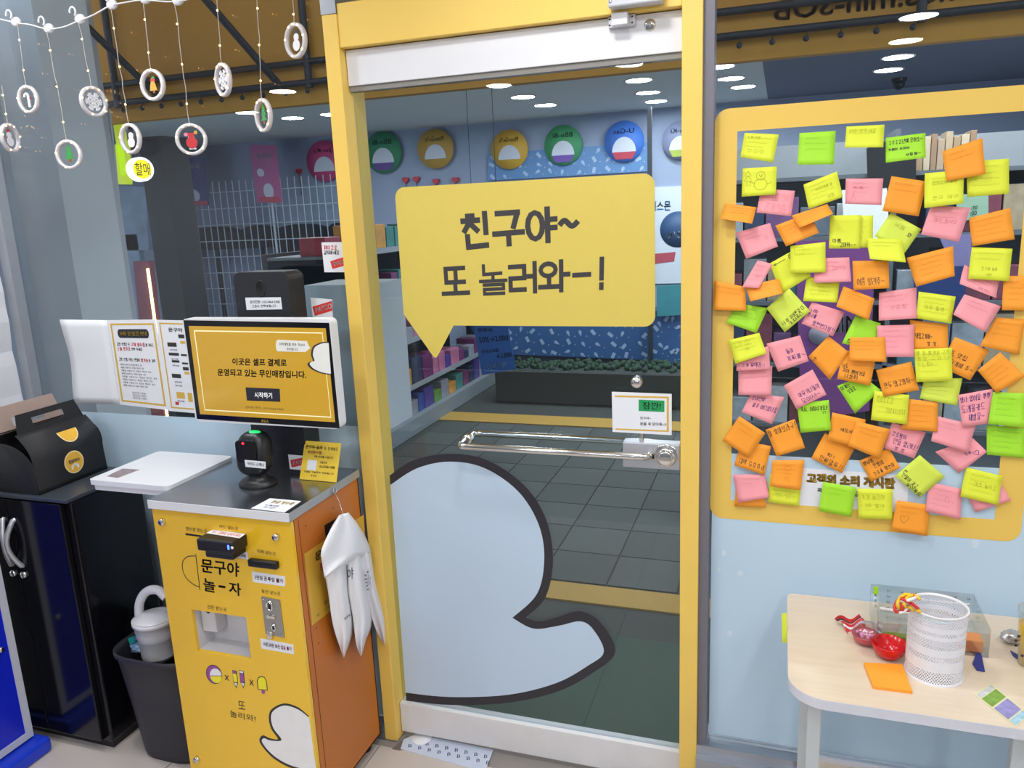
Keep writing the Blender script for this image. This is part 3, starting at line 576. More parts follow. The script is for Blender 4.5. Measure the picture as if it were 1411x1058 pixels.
for col, ti, cor, lay, curl, wr, label in N:
    ox, oy = TILES[ti]
    base = GLASS_Y - .0030 - lay*.0045
    off = lambda v: base - .0012*v - curl*v*v
    P4 = [at(ox+x/ZS, oy+y/ZS, y=off(v)) for (x, y), v in zip(cor, (0, 0, 1, 1))]
    f0 = quad_fn(P4)
    def fn(u, v, d=0., f0=f0, off=off):
        p = f0(u, v); p.y = off(v) - d; return p
    t = thing('sticky_note', label, 'sticky note', fn(.5, .5), 'sticky notes on the message board')
    o = solid(MB().grid(lambda u, v: fn(u, v), 5, 6), 'sheet', NC[col], t, .0003)
    ink = {}
    def put(key): return ink.setdefault(key, MB())
    if wr == ['snow']:
        mb = put('k2'); c = lambda cu, cv, ru, rv, n=16: [fn(cu+ru*math.cos(a*2*math.pi/n), cv+rv*math.sin(a*2*math.pi/n), .0008) for a in range(n+1)]
        for P_ in (c(.54, .3, .13, .15), c(.54, .6, .19, .2), c(.5, .27, .01, .012), c(.58, .27, .01, .012), c(.55, .32, .02, .02)): stroke(mb, P_, .0006, (0, -1, 0))
        for L_ in ([(.36,.55),(.22,.48)], [(.73,.6),(.86,.55),(.84,.5)], [(.16,.1),(.08,.28),(.26,.28),(.16,.1)], [(.17,.28),(.06,.46),(.3,.46),(.17,.28)], [(.14,.46),(.14,.62),(.24,.62),(.22,.46)]):
            stroke(mb, [fn(u, v, .0008) for u, v in L_], .0006, (0, -1, 0))
    else:
        for s, u0, v0, u1, v1, kk in wr:
            pen_on(put(kk), s, lambda u, v: fn(u, v, .0008), u0, v0, u1, v1, .0011 if kk in 'kp' else .0007)
        if sum(1 for w_ in wr if w_[5] in 'kp') < 1:     # faint pencil scribbles
            for li in range(random.choice((2, 3, 4))):
                v = .18+.17*li; u = random.uniform(.08, .2); ue = random.uniform(.55, .9); P_ = []
                while u < ue:
                    P_.append(fn(u, min(.97, v+random.uniform(-.03, .03)), .0008)); u += random.uniform(.012, .03)
                if len(P_) > 2: stroke(put('g'), P_, .0005, (0, -1, 0))
    for kk, mb in ink.items():
        mb.build('handwriting', {'k': INK, 'p': INKP, 'g': PEN[col], 'k2': mat('soft_pen', '7E7430', .7)}[kk], t)
# ------------------------------------------------------------------ payment kiosk
KX0, KX1, KF, KB, KT = -1.603, -1.165, -.366, -.022, .92
KY = mat('kiosk_yellow_acrylic', 'F0C028', .22, var=.03, scale=4, coat=.4)
KO = mat('kiosk_orange_steel', 'C06E26', .42, var=.05, scale=5)
ki = thing('payment_kiosk', 'yellow and orange self payment kiosk with steel top left of the door', 'kiosk', (-1.384, -.19, 0))
m = MB()
m.box((KX0, KF+.016, .035), (KX0+.004, KB, .895)).box((KX1-.004, KF+.016, .035), (KX1, KB, .895)).box((KX0, KB-.004, .035), (KX1, KB, .895)).box((KX0, KF+.016, .035), (KX1, KB, .04))
m.build('cabinet', KO, ki)
hx0, hx1 = (at(264, 839, y=KF).x+at(271, 895, y=KF).x)/2, (at(338.5, 851, y=KF).x+at(347, 911, y=KF).x)/2
hz1, hz0 = (at(264, 839, y=KF).z+at(338.5, 851, y=KF).z)/2, (at(271, 895, y=KF).z+at(347, 911, y=KF).z)/2
m = MB(); y0, y1 = KF, KF+.012
for lo, hi in (((KX0-.002, .05), (hx0, .893)), ((hx1, .05), (KX1+.001, .893)), ((hx0, .05), (hx1, hz0)), ((hx0, hz1), (hx1, .893))):
    m.box((lo[0], y0, lo[1]), (hi[0], y1, hi[1]))
fp = m.build('front_panel', KY, ki)
GREY = mat('light_grey_plastic', 'CFCED2', .45, var=.03)
m = MB(); d = .075
m.box((hx0-.003, KF+.012, hz0-.003), (hx1+.003, KF+d, hz0)).box((hx0-.003, KF+.012, hz1), (hx1+.003, KF+d, hz1+.003)).box((hx0-.003, KF+.012, hz0), (hx0, KF+d, hz1)).box((hx1, KF+.012, hz0), (hx1+.003, KF+d, hz1)).box((hx0-.003, KF+d, hz0-.003), (hx1+.003, KF+d+.004, hz1+.003))
tr_ = m.build('coin_return_tray', GREY, ki)
bx('coin_chute', (hx0+.002, KF+.030, hz0+.045), (hx0+.05, KF+d-.001, hz1-.001), GREY, tr_, .004)
MB().lathe([(.0001, 0), (.006, 0), (.006, -.001)], (hx0+.03, KF+.0295, hz1-.018), 'y', 12).build('chute_hole', BLK, tr_)
bx('note_outlet', (hx1-.055, KF+d-.006, hz1-.02), (hx1-.004, KF+d-.001, hz1-.006), mat('mid_grey_plastic', '8A8A90', .5), tr_)
st = MB().box((KX0-.005, KF-.006, .8955), (KX1+.003, KB+.004, KT)).build('steel_top', STEEL, ki)
bx('front_lip', (KX0-.006, KF-.0085, .8965), (KX1+.0035, KF-.0062, KT-.0005), WHT, st)
bx('side_lip', (KX1+.0032, KF-.006, .8965), (KX1+.0048, KB+.004, KT-.0005), mat('satin_side_strip', 'B4B3B0', .4, .6), st)
for px, py in ((225.5, 718), (382, 738.7), (272.6, 1044.8), (440, 1066)):
    p = at(px, py, y=KF); MB().lathe([(.0001, -.012), (.008, -.012), (.0095, -.009), (.0095, 0)], (p.x, KF, p.z), 'y', 18).build('standoff_screw', CHROME, fp)
m = MB(); px_slab(m, [(256, 734.5), (296, 740), (296, 742), (256, 736.8)], .0012, 0, y=KF); m.build('receipt_slot', BLK, fp)
# card reader
p = at(293, 730, y=KF); q = at(269.5, 742, z=p.z); xr_ = at(346, 737.5, y=KF).x
cr = MB().box((q.x, q.y, p.z-.034), (xr_-.012, KF-.0002, p.z), .005).build('card_reader', BLK, ki)
bx('reader_foot', (q.x+.02, q.y+.004, p.z-.052), (xr_-.02, KF-.0002, p.z-.0342), BLK, cr, .004)
bx('card_slit', (q.x+.02, q.y-.0006, p.z-.0255), (q.x+.07, q.y, p.z-.024), mat('slit_black', '050506', .6), cr)
bx('blue_led', (q.x+.098, q.y-.0008, p.z-.020), (q.x+.103, q.y, p.z-.008), mat('blue_led', '3355FF', .3, emit=4), cr)
MB().lathe([(.0001, -.001), (.004, -.001), (.0042, 0)], (q.x+.112, q.y, p.z-.014), 'y', 12).build('chip_mark', PAPER, cr)
m = MB(); px_slab(m, [(293.5, 729.5), (338.5, 735.5), (330, 741.5), (284.5, 734.5)], .0004, .0002, z=p.z); lb = m.build('reader_label', PAPER, cr)
m = MB(); pen_on(m, '카드 끝까지 넣어주세요', quad_fn(pq([(294, 731), (334, 736), (331, 739.5), (290, 734)], .0012, z=p.z)), 0, 0, 1, 1, .0011, (0, 0, 1), .01); m.build('label_print', RED, cr)
px_slab(MB(), [(316, 757), (341, 761), (342, 771), (318, 767)], .0003, .0002, y=KF).build('paper_label', PAPER, fp)
m = MB(); pen_on(m, '대지 마세요', quad_fn(pq([(326, 762), (339, 764), (339.5, 768), (326.5, 766)], .001, y=KF)), 0, 0, 1, 1, .001); m.build('label_print', INK, fp)
# bank note slot
b0, b1 = at(345.5, 767, y=KF), at(386, 783, y=KF)
bs = bx('banknote_slot', (b0.x, KF-.016, b1.z+.002), (b1.x, KF-.0002, b0.z-.001), BLK, ki, .003)
bx('slot_mouth', (b0.x+.006, KF-.0166, b1.z+.012), (b1.x-.012, KF-.0161, b1.z+.017), mat('slit_black', '050506', .6), bs)
# coin mechanism
cq = [(360.8, 821.3), (386, 826.2), (392.8, 878), (366.9, 872.3)]
cm = px_slab(MB(), cq, .003, 0, y=KF).build('coin_mechanism', mat('stamped_steel', 'A9A8A4', .3, .9, var=.1), ki)
for (px, py, rw, rh) in ((372.5, 834, .011, .016), (378.5, 864, .007, .012)):
    p = at(px, py, y=KF); MB().lathe([(.55, -.004), (.8, -.009), (1, -.006), (1.05, -.003)], (p.x, KF, p.z), 'y', 20, rw, rh).build('coin_guide', CHROME, cm)
    MB().box((p.x-.0022, KF-.0052, p.z-rh*.8), (p.x+.0022, KF-.0031, p.z+rh*.8)).build('coin_slit', BLK, cm)
p = at(375, 849, y=KF); MB().box((p.x-.014, KF-.0065, p.z-.0045), (p.x+.012, KF-.0031, p.z+.0045), .001).build('lever', CHROME, cm)
p = at(375, 876, y=KF); MB().box((p.x-.010, KF-.010, p.z-.004), (p.x+.006, KF-.0031, p.z+.008), .001).build('reject_button', CHROME, cm)
for px, py in ((364, 825), (383, 829), (389.5, 874), (369.5, 870)):
    p = at(px, py, y=KF); MB().lathe([(.0001, -.0042), (.002, -.0042), (.0022, -.003)], (p.x, KF, p.z), 'y', 8).build('screw', CHROME, cm)
# labels and print on the front
LAB = [([(347, 787), (392.8, 794), (393, 808), (348.5, 801.7)], '5만원 권', '투입 불가', .44), ([(358.8, 879), (404, 887.9), (405, 901.3), (360.2, 893.3)], '10원,50원 동전', '입금 불가', .58)]
for qd, s1, s2, sp in LAB:
    px_slab(MB(), qd, .0003, .0001, y=KF).build('paper_label', PAPER, fp)
    f_ = quad_fn(pq(qd, .0007, y=KF))
    m = MB(); text_on(m, s1, f_, .07, .3, sp, .72, .02); m.build('label_print', INK, fp)
    m = MB(); text_on(m, s2, f_, sp+.03, .3, .94, .72, .03); m.build('label_print', RED, fp)
lines_px('front_print', INK, fp, (('영수증 받는곳', [(256, 725.5), (285, 729), (285, 734.6), (256, 731)], .0), ('카드 넣는곳', [(302, 722.5), (328, 726), (328, 731), (302, 727.5)], .0), ('지폐 넣는곳', [(353.8, 756.3), (380, 760.5), (380, 765.8), (353.8, 761.6)], .0),
               ('동전 넣는곳', [(360, 811.7), (386, 815.4), (386.3, 820.8), (360.4, 817)], .0), ('잔돈 받는곳', [(285.4, 833), (312, 837.2), (312.2, 842.6), (285.7, 838.4)], .0),
               ('문구야', [(276.5, 769), (329.7, 775.5), (329.7, 795.4), (277.3, 788.3)], .02), ('놀', [(279.7, 796), (296.5, 799), (297, 817), (280.5, 814)], .02), ('-', [(301, 806), (310.5, 807.5), (310.5, 810.5), (301, 809)], .02), ('자', [(315, 801), (332, 804), (332.4, 822), (316, 818)], .02),
               ('또', [(328, 965.5), (337.5, 967), (338, 978), (328.5, 976.5)], .0), ('놀러와!', [(316.5, 978), (352, 986), (352.3, 995), (317, 987.5)], .0),
               ('x', [(309, 929.5), (315.5, 931), (316, 938), (309.5, 936.5)], 0.), ('x', [(343, 936), (349.5, 937.5), (350, 945), (343.5, 943.5)], 0.)), .0008, y=KF)
m = MB()
px_stroke(m, [tuple(p) for p in spline([(269, 766), (258, 767), (251.5, 775), (252.5, 788), (258, 798), (268, 806), (275, 808.5)], 5)], .0022, .0008, y=KF)
px_stroke(m, [(269.5, 763), (272, 785), (275.5, 813)], .0022, .0008, y=KF)
m.build('logo_outline', INK, fp)
# icons: ball, pencil, pen, ice lolly
def shape(pts, mt, name, off): px_slab(MB(), [tuple(p) for p in pts], .0002, off, y=KF).build(name, mt, fp)
PUR, LEM, WPR = mat('purple_print', '9A4E9E', .6), mat('lemon_print', 'EFE32C', .6), mat('white_print', 'ECEBEA', .6)
def ell(cx, cy, a, b, n=20, t0=0, t1=360): return [(cx+a*math.cos(math.radians(t0+(t1-t0)*i/n))+.16*b*math.sin(math.radians(t0+(t1-t0)*i/n)), cy+b*math.sin(math.radians(t0+(t1-t0)*i/n))) for i in range(n+1 if t1-t0 < 360 else n)]
shape(ell(295, 929, 11, 13.2), INK, 'ball_icon', .0002); shape(ell(295, 929, 10, 12.2), PUR, 'ball_icon', .0005)
shape(ell(297.5, 931.5, 8, 9.5, 12, 0, 180), LEM, 'ball_icon', .0008); shape(ell(297.5, 930.5, 8, 9.5, 12, 180, 360), WPR, 'ball_icon', .0008)
for bx_, mt_ in ((320, LEM), (329.5, PUR)):
    shape([(bx_, 923), (bx_+6.4, 924.5), (bx_+8, 941), (bx_+6, 948.5), (bx_+1.8, 940)], INK, 'pencil_icon', .0002)
    shape([(bx_+.8, 927.5), (bx_+5.7, 928.7), (bx_+7.1, 940.2), (bx_+2.4, 939.2)], mt_, 'pencil_icon', .0005)
    shape([(bx_+.5, 924), (bx_+5.4, 925), (bx_+5.6, 927.6), (bx_+.7, 926.6)], PUR if mt_ is LEM else WPR, 'pencil_icon', .0005)
    shape([(bx_+2.6, 940.6), (bx_+6.9, 941.5), (bx_+5.8, 946)], WPR, 'pencil_icon', .0005)
lol = [(355.5, 950), (353.8, 938), (356, 933), (360, 931), (364.5, 932.7), (367.5, 938), (369, 951.5)]
shape(lol, INK, 'lolly_icon', .0002); shape([(x*.84+361.6*.16, y*.88+942*.12) for x, y in lol], LEM, 'lolly_icon', .0005)
shape([(360.2, 950.5), (365, 951.5), (365.2, 955), (362.8, 956.3), (360.6, 954.5)], PUR, 'lolly_icon', .0004)
# blank white rounded print at the foot
rimk = [(425, 985.5)] + [tuple(p) for p in spline([(424, 985), (410, 974), (391.6, 969), (374.6, 976.7), (370.4, 988.8), (374, 1004.4), (383, 1018), (372, 1017), (362, 1013), (357.5, 1021), (367.5, 1035.6), (381.7, 1048), (403, 1058.5), (436, 1066)], 5)]
filk = [(426, 988)] + [tuple(p) for p in spline([(425, 988), (410, 977), (391.6, 972), (377, 979), (373.4, 989), (377, 1003.4), (388, 1019.5), (372, 1020), (364, 1017), (361, 1021.5), (369.5, 1033.6), (383.7, 1045.6), (404, 1055.5), (436, 1063)], 5)]
px_slab(MB(), rimk, .0002, .0002, y=KF).build('rounded_print_rim', INK, fp); px_slab(MB(), filk, .0002, .0005, y=KF).build('rounded_print', WPR, fp)
# right side
m = MB()
px_stroke(m, [(410.6, 716), (433, 908), (449, 1058), (452, 1085)], .0022, .0004, x=KX1)
for px, py in ((421, 724.5), (459, 700), (493.5, 678.5), (432, 812), (438, 805), (436, 865), (439, 886)): px_slab(m, [(px-.8, py+1), (px+.4, py-1.6), (px+1, py-1), (px-.2, py+1.6)], .0004, .0002, x=KX1)
m.build('panel_seam', mat('seam_dark_brown', '5A2E10', .7), ki)  # dark brown joint line and screw holes
hb = px_slab(MB(), [(446.8, 723.6), (463.5, 713.7), (465, 733), (449, 742.8)], .003, 0, x=KX1).build('recessed_grip', BLK, ki)
pq4 = [(419, 763.3), (501, 709), (506, 802), (429.8, 862)]
po = px_slab(MB(), pq4, .0006, .0003, x=KX1).build('side_poster', mat('ochre_poster', 'D5A93C', .5, var=.03), ki)
f_ = quad_fn(pq(pq4, .0012, x=KX1))
lines_on('poster_print', INK, po, f_, [('문구야 놀자', .15, .08, .75, .2, .03)])
for s, r4 in (('봉투 필요하면', (.2, .8, .8, .86)), ('* 사용한 봉투는', (.08, .9, .7, .94))): pen_on(MB(), s, f_, *r4, .0008, (1, 0, 0), .01).build('poster_print', INK, po)
m = MB(); pen_on(m, '봉투 100원', f_, .2, .26, .7, .36, .0022, (1, 0, 0), .01); m.build('poster_print', RED, po)
p = at(459.5, 676, x=KX1+.005); hk = MB().tube([(p.x+.004+.0*a, p.y+.0075*math.cos(a), p.z+.0075*math.sin(a)) for a in [i*math.pi/8 for i in range(16)]], .002, 8, closed=True).build('eye_hook', CHROME, ki)
e = at(472, 706, x=KX1+.035)
MB().tube([p+Vector((.004, 0, -.0075)), p.lerp(e, .5)+Vector((.004, 0, 0)), e], .0012, 6).build('hook_wire', CHROME, hk)
for x, y in ((KX0+.04, KF+.06), (KX1-.04, KF+.06), (KX0+.04, KB-.04), (KX1-.04, KB-.04)):
    MB().lathe([(.022, 0), (.024, .006), (.016, .012), (.012, .0355)], (x, y, 0), 'z', 16).build('foot', BLK, ki)

# carrier bags on the hook
bagm = mat('white_bag_plastic', 'E9E9EE', .4, var=.03, scale=8)
bg = thing('carrier_bags', 'bunch of white printed carrier bags on the kiosk side hook', 'plastic bags', at(480, 890, x=KX1+.03))
def lobe(Lp, Rp, xo, bulge, name='bag', ph=0.):
    Ls, Rs = spline(Lp, 5), spline(Rp, 5); n = min(len(Ls), len(Rs)); m = MB()
    def fn(u, v):
        i = min(n-1, int(round(v*(n-1)))); a = Ls[int(round(v*(len(Ls)-1)))]; b = Rs[int(round(v*(len(Rs)-1)))]
        w = u; px = a[0]+(b[0]-a[0])*w; py = a[1]+(b[1]-a[1])*w
        return at(px, py, x=KX1+xo+bulge*math.sin(math.pi*u+ph)*(.3+.7*math.sin(math.pi*min(1, v*.8+.1)))+.006*math.sin(9*u+3*v))
    m.grid(fn, 10, n-1); return solid(m, name, bagm, bg, .0008)
lobe([(466, 711), (452, 738), (445, 770), (452, 815), (459, 862), (473, 905)], [(470, 708), (478, 740), (482, 780), (484, 815), (489, 860), (474, 906)], .020, .030)
lobe([(468, 710), (474, 740), (478, 780), (480, 815), (486, 850), (491, 888), (497, 903)], [(474, 707), (490, 730), (498, 760), (505, 800), (512, 855), (504, 882), (498, 904)], .030, .026)
lobe([(472, 708), (484, 735), (494, 766), (503, 815), (515, 860), (529, 888)], [(478, 707), (498, 730), (510, 757), (519, 806), (534, 855), (531, 888)], .020, .028)
cap = lobe([(466, 711), (456, 728), (443, 758), (444, 775), (447, 795)], [(480, 706), (496, 727), (510, 757), (502, 765), (447, 796)], .046, .020)
m = MB(); px_text(m, '야', [(478, 784), (487, 781), (487, 797), (479, 800)], 0, .02, x=KX1+.062); px_text(m, 'www.', [(474, 852), (483, 844), (484, 848), (475, 855)], 0, .01, x=KX1+.056); px_text(m, '놀자', [(500, 785), (509, 783), (513, 812), (505, 814)], 0, .0, x=KX1+.058)
m.build('bag_print', mat('grey_print', '7C7E8C', .6), bg)

# ------------------------------------------------------------------ stand, monitor, scanner, cards on the kiosk
t = thing('display_stand', 'black column with oval hole behind the kiosk screen', 'stand', (-1.37, -.06, KT))
m = MB(); pf = rrect(-1.46, KT+.0005, -1.28, 1.507, .022, 5); m.slab([(x, -.10, z) for x, z in pf], (0, .075, 0)); m.build('column', mat('black_powder_coat', '22242A', .42, var=.08), t)
p = at(359, 398, y=-.101); m = MB(); m.lathe([(.0001, 0), (1, 0), (1.12, -.0015), (1.2, 0)], (p.x, -.1003, p.z), 'y', 24, .013, .020); m.build('oval_hole', mat('deep_black', '050506', .5), t)
lq = [(338, 410), (387, 409.5), (389, 426), (340, 427)]
lb = px_slab(MB(), lq, .0004, .0003, y=-.10).build('contact_label', PAPER, t); f_ = quad_fn(pq(lq, .001, y=-.10))
m = MB(); text_on(m, '문의전화 : 010-5464-3368', f_, .12, .22, .95, .5, .01); pen_on(m, '고장시 연락바랍니다', f_, .16, .6, .85, .8, .0011, jit=.01); m.build('label_print', INK, lb)
px_slab(MB(), [(397, 626), (421, 628), (420, 648), (399.5, 646)], .0004, .0003, y=-.10).build('payment_sticker', PAPER, t)
m = MB(); px_slab(m, [(400, 634), (419, 630), (420, 640), (402, 644)], .0002, .0008, y=-.10); m.build('payment_sticker_flag', RED, t)
m = MB(); px_text(m, 'PAY', [(403, 636), (416, 633.5), (416.6, 638.5), (404, 641)], .0012, .03, y=-.10); m.build('payment_sticker_print', PAPER, t)
bx('arm', (-1.40, -.165, 1.2), (-1.33, -.1003, 1.3), BLK, t)

MY = -.20
mo = thing('kiosk_monitor', 'wide touch monitor with white edge showing a yellow start page', 'monitor', (-1.332, MY, 1.096))
m = MB(); pf = rrect(-1.567, 1.096, -1.097, 1.3905, .014, 5); m.slab([(x, MY, z) for x, z in pf], (0, .034, 0)); m.build('housing', WHT, mo)
BQ = [(253, 441), (453.5, 444.7), (468, 590), (271.5, 577)]
px_slab(MB(), BQ, .0008, .0001, y=MY).build('bezel', BLKG, mo)
SQ = [(260, 449), (448.8, 452.3), (462, 581.6), (275.7, 570.5)]
scm = mat('lit_screen_yellow', 'C0962A', .12, var=.02, emit=.16, coat=.5)
s_ = px_slab(MB(), SQ, .0002, .0010, y=MY).build('screen', scm, mo)
m = MB(); fl4 = [(267.7, 455.7), (444, 458.8), (456, 574.8), (282.2, 564.6)]
px_stroke(m, fl4+[fl4[0]], .0035, .0014, y=MY)
m.build('screen_border', mat('screen_cream', 'E3D9A8', .2, emit=.3), s_)
lines_px('screen_text', INK, s_, [('이곳은 셀프 결제로', [(320, 493), (395, 494.8), (395, 505), (320, 503)], .03), ('운영되고 있는 무인매장입니다.', [(299.5, 507.6), (422, 511), (422, 521.5), (299.7, 517.8)], .03), ('관리자 문의 : 010-5464-3368', [(338, 559), (390.5, 562), (390.5, 565.6), (338, 562.6)], 0)], .0014, y=MY)
px_slab(MB(), [(338.3, 533.6), (385.4, 535.6), (386.3, 553.5), (340.3, 551.8)], .0002, .0013, y=MY).build('start_button', mat('screen_button', '2C2E38', .2), s_)
m = MB(); px_text(m, '시작하기', [(350.5, 540), (374.7, 541), (375, 549), (351, 548)], .0018, .01, y=MY); m.build('button_text', mat('screen_white', 'E6E6E6', .2, emit=.3), s_)
pill = [(383+3*math.cos(a)-0, 476+8*math.sin(a)) for a in [math.radians(90+i*20) for i in range(10)]] + [(423, 470), (425.5, 476.5), (428, 479.5), (425, 481.5), (421, 485)]
px_slab(MB(), pill, .0002, .0013, y=MY).build('speech_pill', mat('screen_grey', 'C9C9C4', .2, emit=.25), s_)
m = MB(); pen_on(m, '저희매장을 찾아 주셔서', quad_fn(pq([(385, 472), (420, 473.5), (420, 477), (385, 475.5)], .0018, y=MY)), 0, 0, 1, 1, .0009, jit=.01); pen_on(m, '감사합니다.', quad_fn(pq([(395, 479), (412, 480), (412, 483), (395, 482)], .0018, y=MY)), 0, 0, 1, 1, .0009, jit=.01); m.build('pill_text', INK, s_)
blob = [(452.5, 471)] + [tuple(p) for p in spline([(452, 471), (443, 471.5), (431.5, 477), (428.5, 488), (431, 497), (427, 498.5), (423.5, 502), (430, 509), (443, 514.5), (456, 516.5)], 4)]
px_slab(MB(), blob, .0002, .0013, y=MY).build('rounded_figure_rim', INK, s_)
cxb, cyb = 444, 494
px_slab(MB(), [(cxb+(x-cxb)*.9+1.2, cyb+(y-cyb)*.93) for x, y in blob], .0002, .0016, y=MY).build('rounded_figure', mat('screen_grey', 'C9C9C4', .2, emit=.25), s_)
m = MB(); px_text(m, '큐오스', [(360, 578), (370, 578.7), (370, 583), (360, 582.3)], .0012, .0, y=MY); m.build('maker_mark', mat('gold_print', 'D9B24A', .6), mo)

t = thing('barcode_scanner', 'black upright barcode scanner with green light on the kiosk', 'scanner', (-1.384, -.186, KT))
cxs, cys = -1.382, -.196
m = MB(); m.lathe([(.0001, .001), (.056, .001), (.056, .006), (.045, .016), (.03, .024), (.028, .04), (.0001, .04)], (cxs, cys, KT), 'z', 28, 1, .8); m.build('base', BLK, t)
def sup(u, v, a=.048, b=.034, c=.062, e=.55):
    th = (u-.5)*2*math.pi; ph = (v-.5)*math.pi; sg = lambda x, p: math.copysign(abs(x)**p, x)
    z_ = sg(math.sin(ph), .7)
    return Vector((cxs+a*sg(math.cos(ph), .7)*sg(math.cos(th), e)*(1-.06*z_), cys+b*sg(math.cos(ph), .7)*sg(math.sin(th), e)+.008*z_, 1.012+c*z_))
m = MB(); m.grid(sup, 28, 14); m.build('head', BLK, t)
m = MB(); m.slab([(cxs+x, cys-.0325, 1.012+z) for x, z in rrect(-.033, -.018, .033, .045, .012, 4)], (0, -.004, 0)); wv = m.build('window', BLKG, t)
MB().sphere((cxs-.006, cys-.0365, 1.05), .0035, 8, 5).build('red_led', mat('red_led', 'FF1A22', .3, emit=2.5), t)
m = MB(); m.lathe([(.0001, .004), (.014, .003), (.02, 0)], (cxs+.004, cys+.004, 1.0715), 'z', 16, 1, .6); m.build('green_light', mat('green_led', '22D860', .3, emit=.7), t)
lq = [(337, 633.5), (366, 636), (366.2, 645.7), (338.5, 643)]
sc_l = px_slab(MB(), lq, .0004, 0, y=cys-.037).build('name_label', PAPER, t); f_ = quad_fn(pq(lq, .0008, y=cys-.037))
m = MB(); text_on(m, '바코드 스캐너', f_, .12, .25, .9, .75, .015); m.build('label_print', INK, sc_l)

t = thing('yellow_card_stand', 'yellow leaflet card leaning upright on the kiosk top', 'card', at(438, 662, z=KT))
bl, br = at(413, 660, z=KT+.001), at(463.5, 664.5, z=KT+.001); tl, tr2 = at(420.5, 607, x=bl.x+.002), at(470, 610.5, x=br.x+.003)
f_ = quad_fn([tl, tr2, br, bl]); solid(MB().grid(lambda u, v: f_(u, v), 1, 1, False), 'card', mat('yellow_card', 'F0CC3E', .5, var=.03), t, .002)
g_ = lambda u, v: f_(u, v)+Vector((0, -.0018, .0004))
lines_on('card_print', INK, t, g_, [('문구야~놀자', .05, .1, .52, .2, .02), ('02-6258-1588', .5, .6, .92, .66, .01)])
lines_on('card_print', INK, t, g_, [('와 함께해요', .56, .12, .95, .2, 0), ('가맹 안내를 드립니다', .3, .36, .85, .41, 0), ('대표번호', .5, .5, .7, .55, 0), ('가맹점 개설문의 환영합니다', .08, .77, .92, .81, 0), ('문구야', .3, .86, .45, .9, 0)], .0008)
m = MB(); text_on(m, '무인문구점', g_, .12, .24, .5, .33, .02); m.build('card_print', RED, t)
m = MB(); m.add([g_(.16, .48), g_(.42, .49), g_(.42, .75), g_(.16, .74)], [(0, 1, 2, 3)]); m.build('white_square', PAPER, t)
t = thing('receipt_notice', 'white slip with gold heading lying at the front of the kiosk top', 'paper slip', at(380, 697, z=KT))
rq = [(372, 686.5), (415, 690.5), (392, 706), (346, 700.5)]
px_slab(MB(), rq, .0005, .0004, z=KT).build('slip', PAPER, t); f_ = quad_fn(pq(rq, .0014, z=KT))
m = MB(); text_on(m, '현금 영수증', f_, .22, .12, .9, .38, .02); m.build('slip_heading', mat('gold_print', 'D9B24A', .6), t)
m = MB(); pen_on(m, '카드 결제시 자동발행', f_, .2, .52, .6, .64, .0007, (0, 0, 1), .01); pen_on(m, '현금 번호입력', f_, .24, .7, .6, .82, .0007, (0, 0, 1), .01); m.build('slip_print', mat('blue_print', '33508C', .6), t)

# ------------------------------------------------------------------ white side tray
t = thing('side_tray', 'white flat plastic tray between the black cabinet and the kiosk', 'tray', (-1.75, -.16, .905))
m = MB(); m.slab([(x, y, .9155) for x, y in rrect(-1.9, -.295, -1.6085, -.012, .016, 4)], (0, 0, .0145)); m.build('top_plate', mat('white_plastic_gloss', 'E4E6EC', .25, var=.02), t)
m = MB(); m.slab([(x, y, .898) for x, y in rrect(-1.893, -.288, -1.6085, -.018, .014, 4)], (0, 0, .0173)); m.build('rim', WHT, t)
px_slab(MB(), [(147, 656), (169, 645.5), (192.5, 647), (162, 658.5)], .0003, .0002, z=.93).build('photo_sticker', mat('faded_photo_print', '8F7F86', .4, var=.6, scale=60), t)
bx('bracket', (-1.72, -.2, .862), (-1.6085, -.1, .8978), BLK, t)

# ------------------------------------------------------------------ black cabinet
CXR, CXL, CYF, CZ = -1.99, -2.428, -.304, .862
t = thing('black_cabinet', 'glossy black two door metal cabinet under the left window', 'cabinet', (-2.2, -.15, 0))
m = MB(); m.box((CXL, CYF+.018, .03), (CXR, -.012, CZ-.012), .006); m.build('body', BLKG, t)
bx('top', (CXL-.002, CYF, CZ-.0118), (CXR+.002, -.010, CZ), mat('sheen_grey_top', '3C434C', .3, var=.06), t, .002)  # black top coloured grey for the sheen it reflects
bx('plinth', (CXL+.01, CYF+.03, 0), (CXR-.012, -.03, .0298), BLK, t)
xm = -2.236
for xa, xb in ((CXL+.004, xm-.002), (xm+.002, CXR-.026)):
    dr = bx('door', (xa, CYF, .04), (xb, CYF+.0178, CZ-.016), BLKG, t, .003)
    s = 1 if xa > xm-.01 else -1; hxx = xm + s*.022
    zs_ = [at(12, 720, y=CYF-.02).z, at(24, 783, y=CYF-.02).z]
    P = [(hxx, CYF, zs_[0])] + [(hxx-s*.016*math.sin(math.pi*i/8), CYF-.004-.022*math.sin(math.pi*i/8), zs_[0]+(zs_[1]-zs_[0])*i/8) for i in range(9)] + [(hxx, CYF, zs_[1])]
    MB().tube(P, .0075, 10).build('handle', mat('satin_silver', 'B9BAC2', .35, .6), dr)
    MB().lathe([(.0001, -.008), (.009, -.008), (.011, -.004), (.011, 0)], (hxx, CYF, zs_[1]-.03), 'y', 16).build('lock', CHROME, dr)

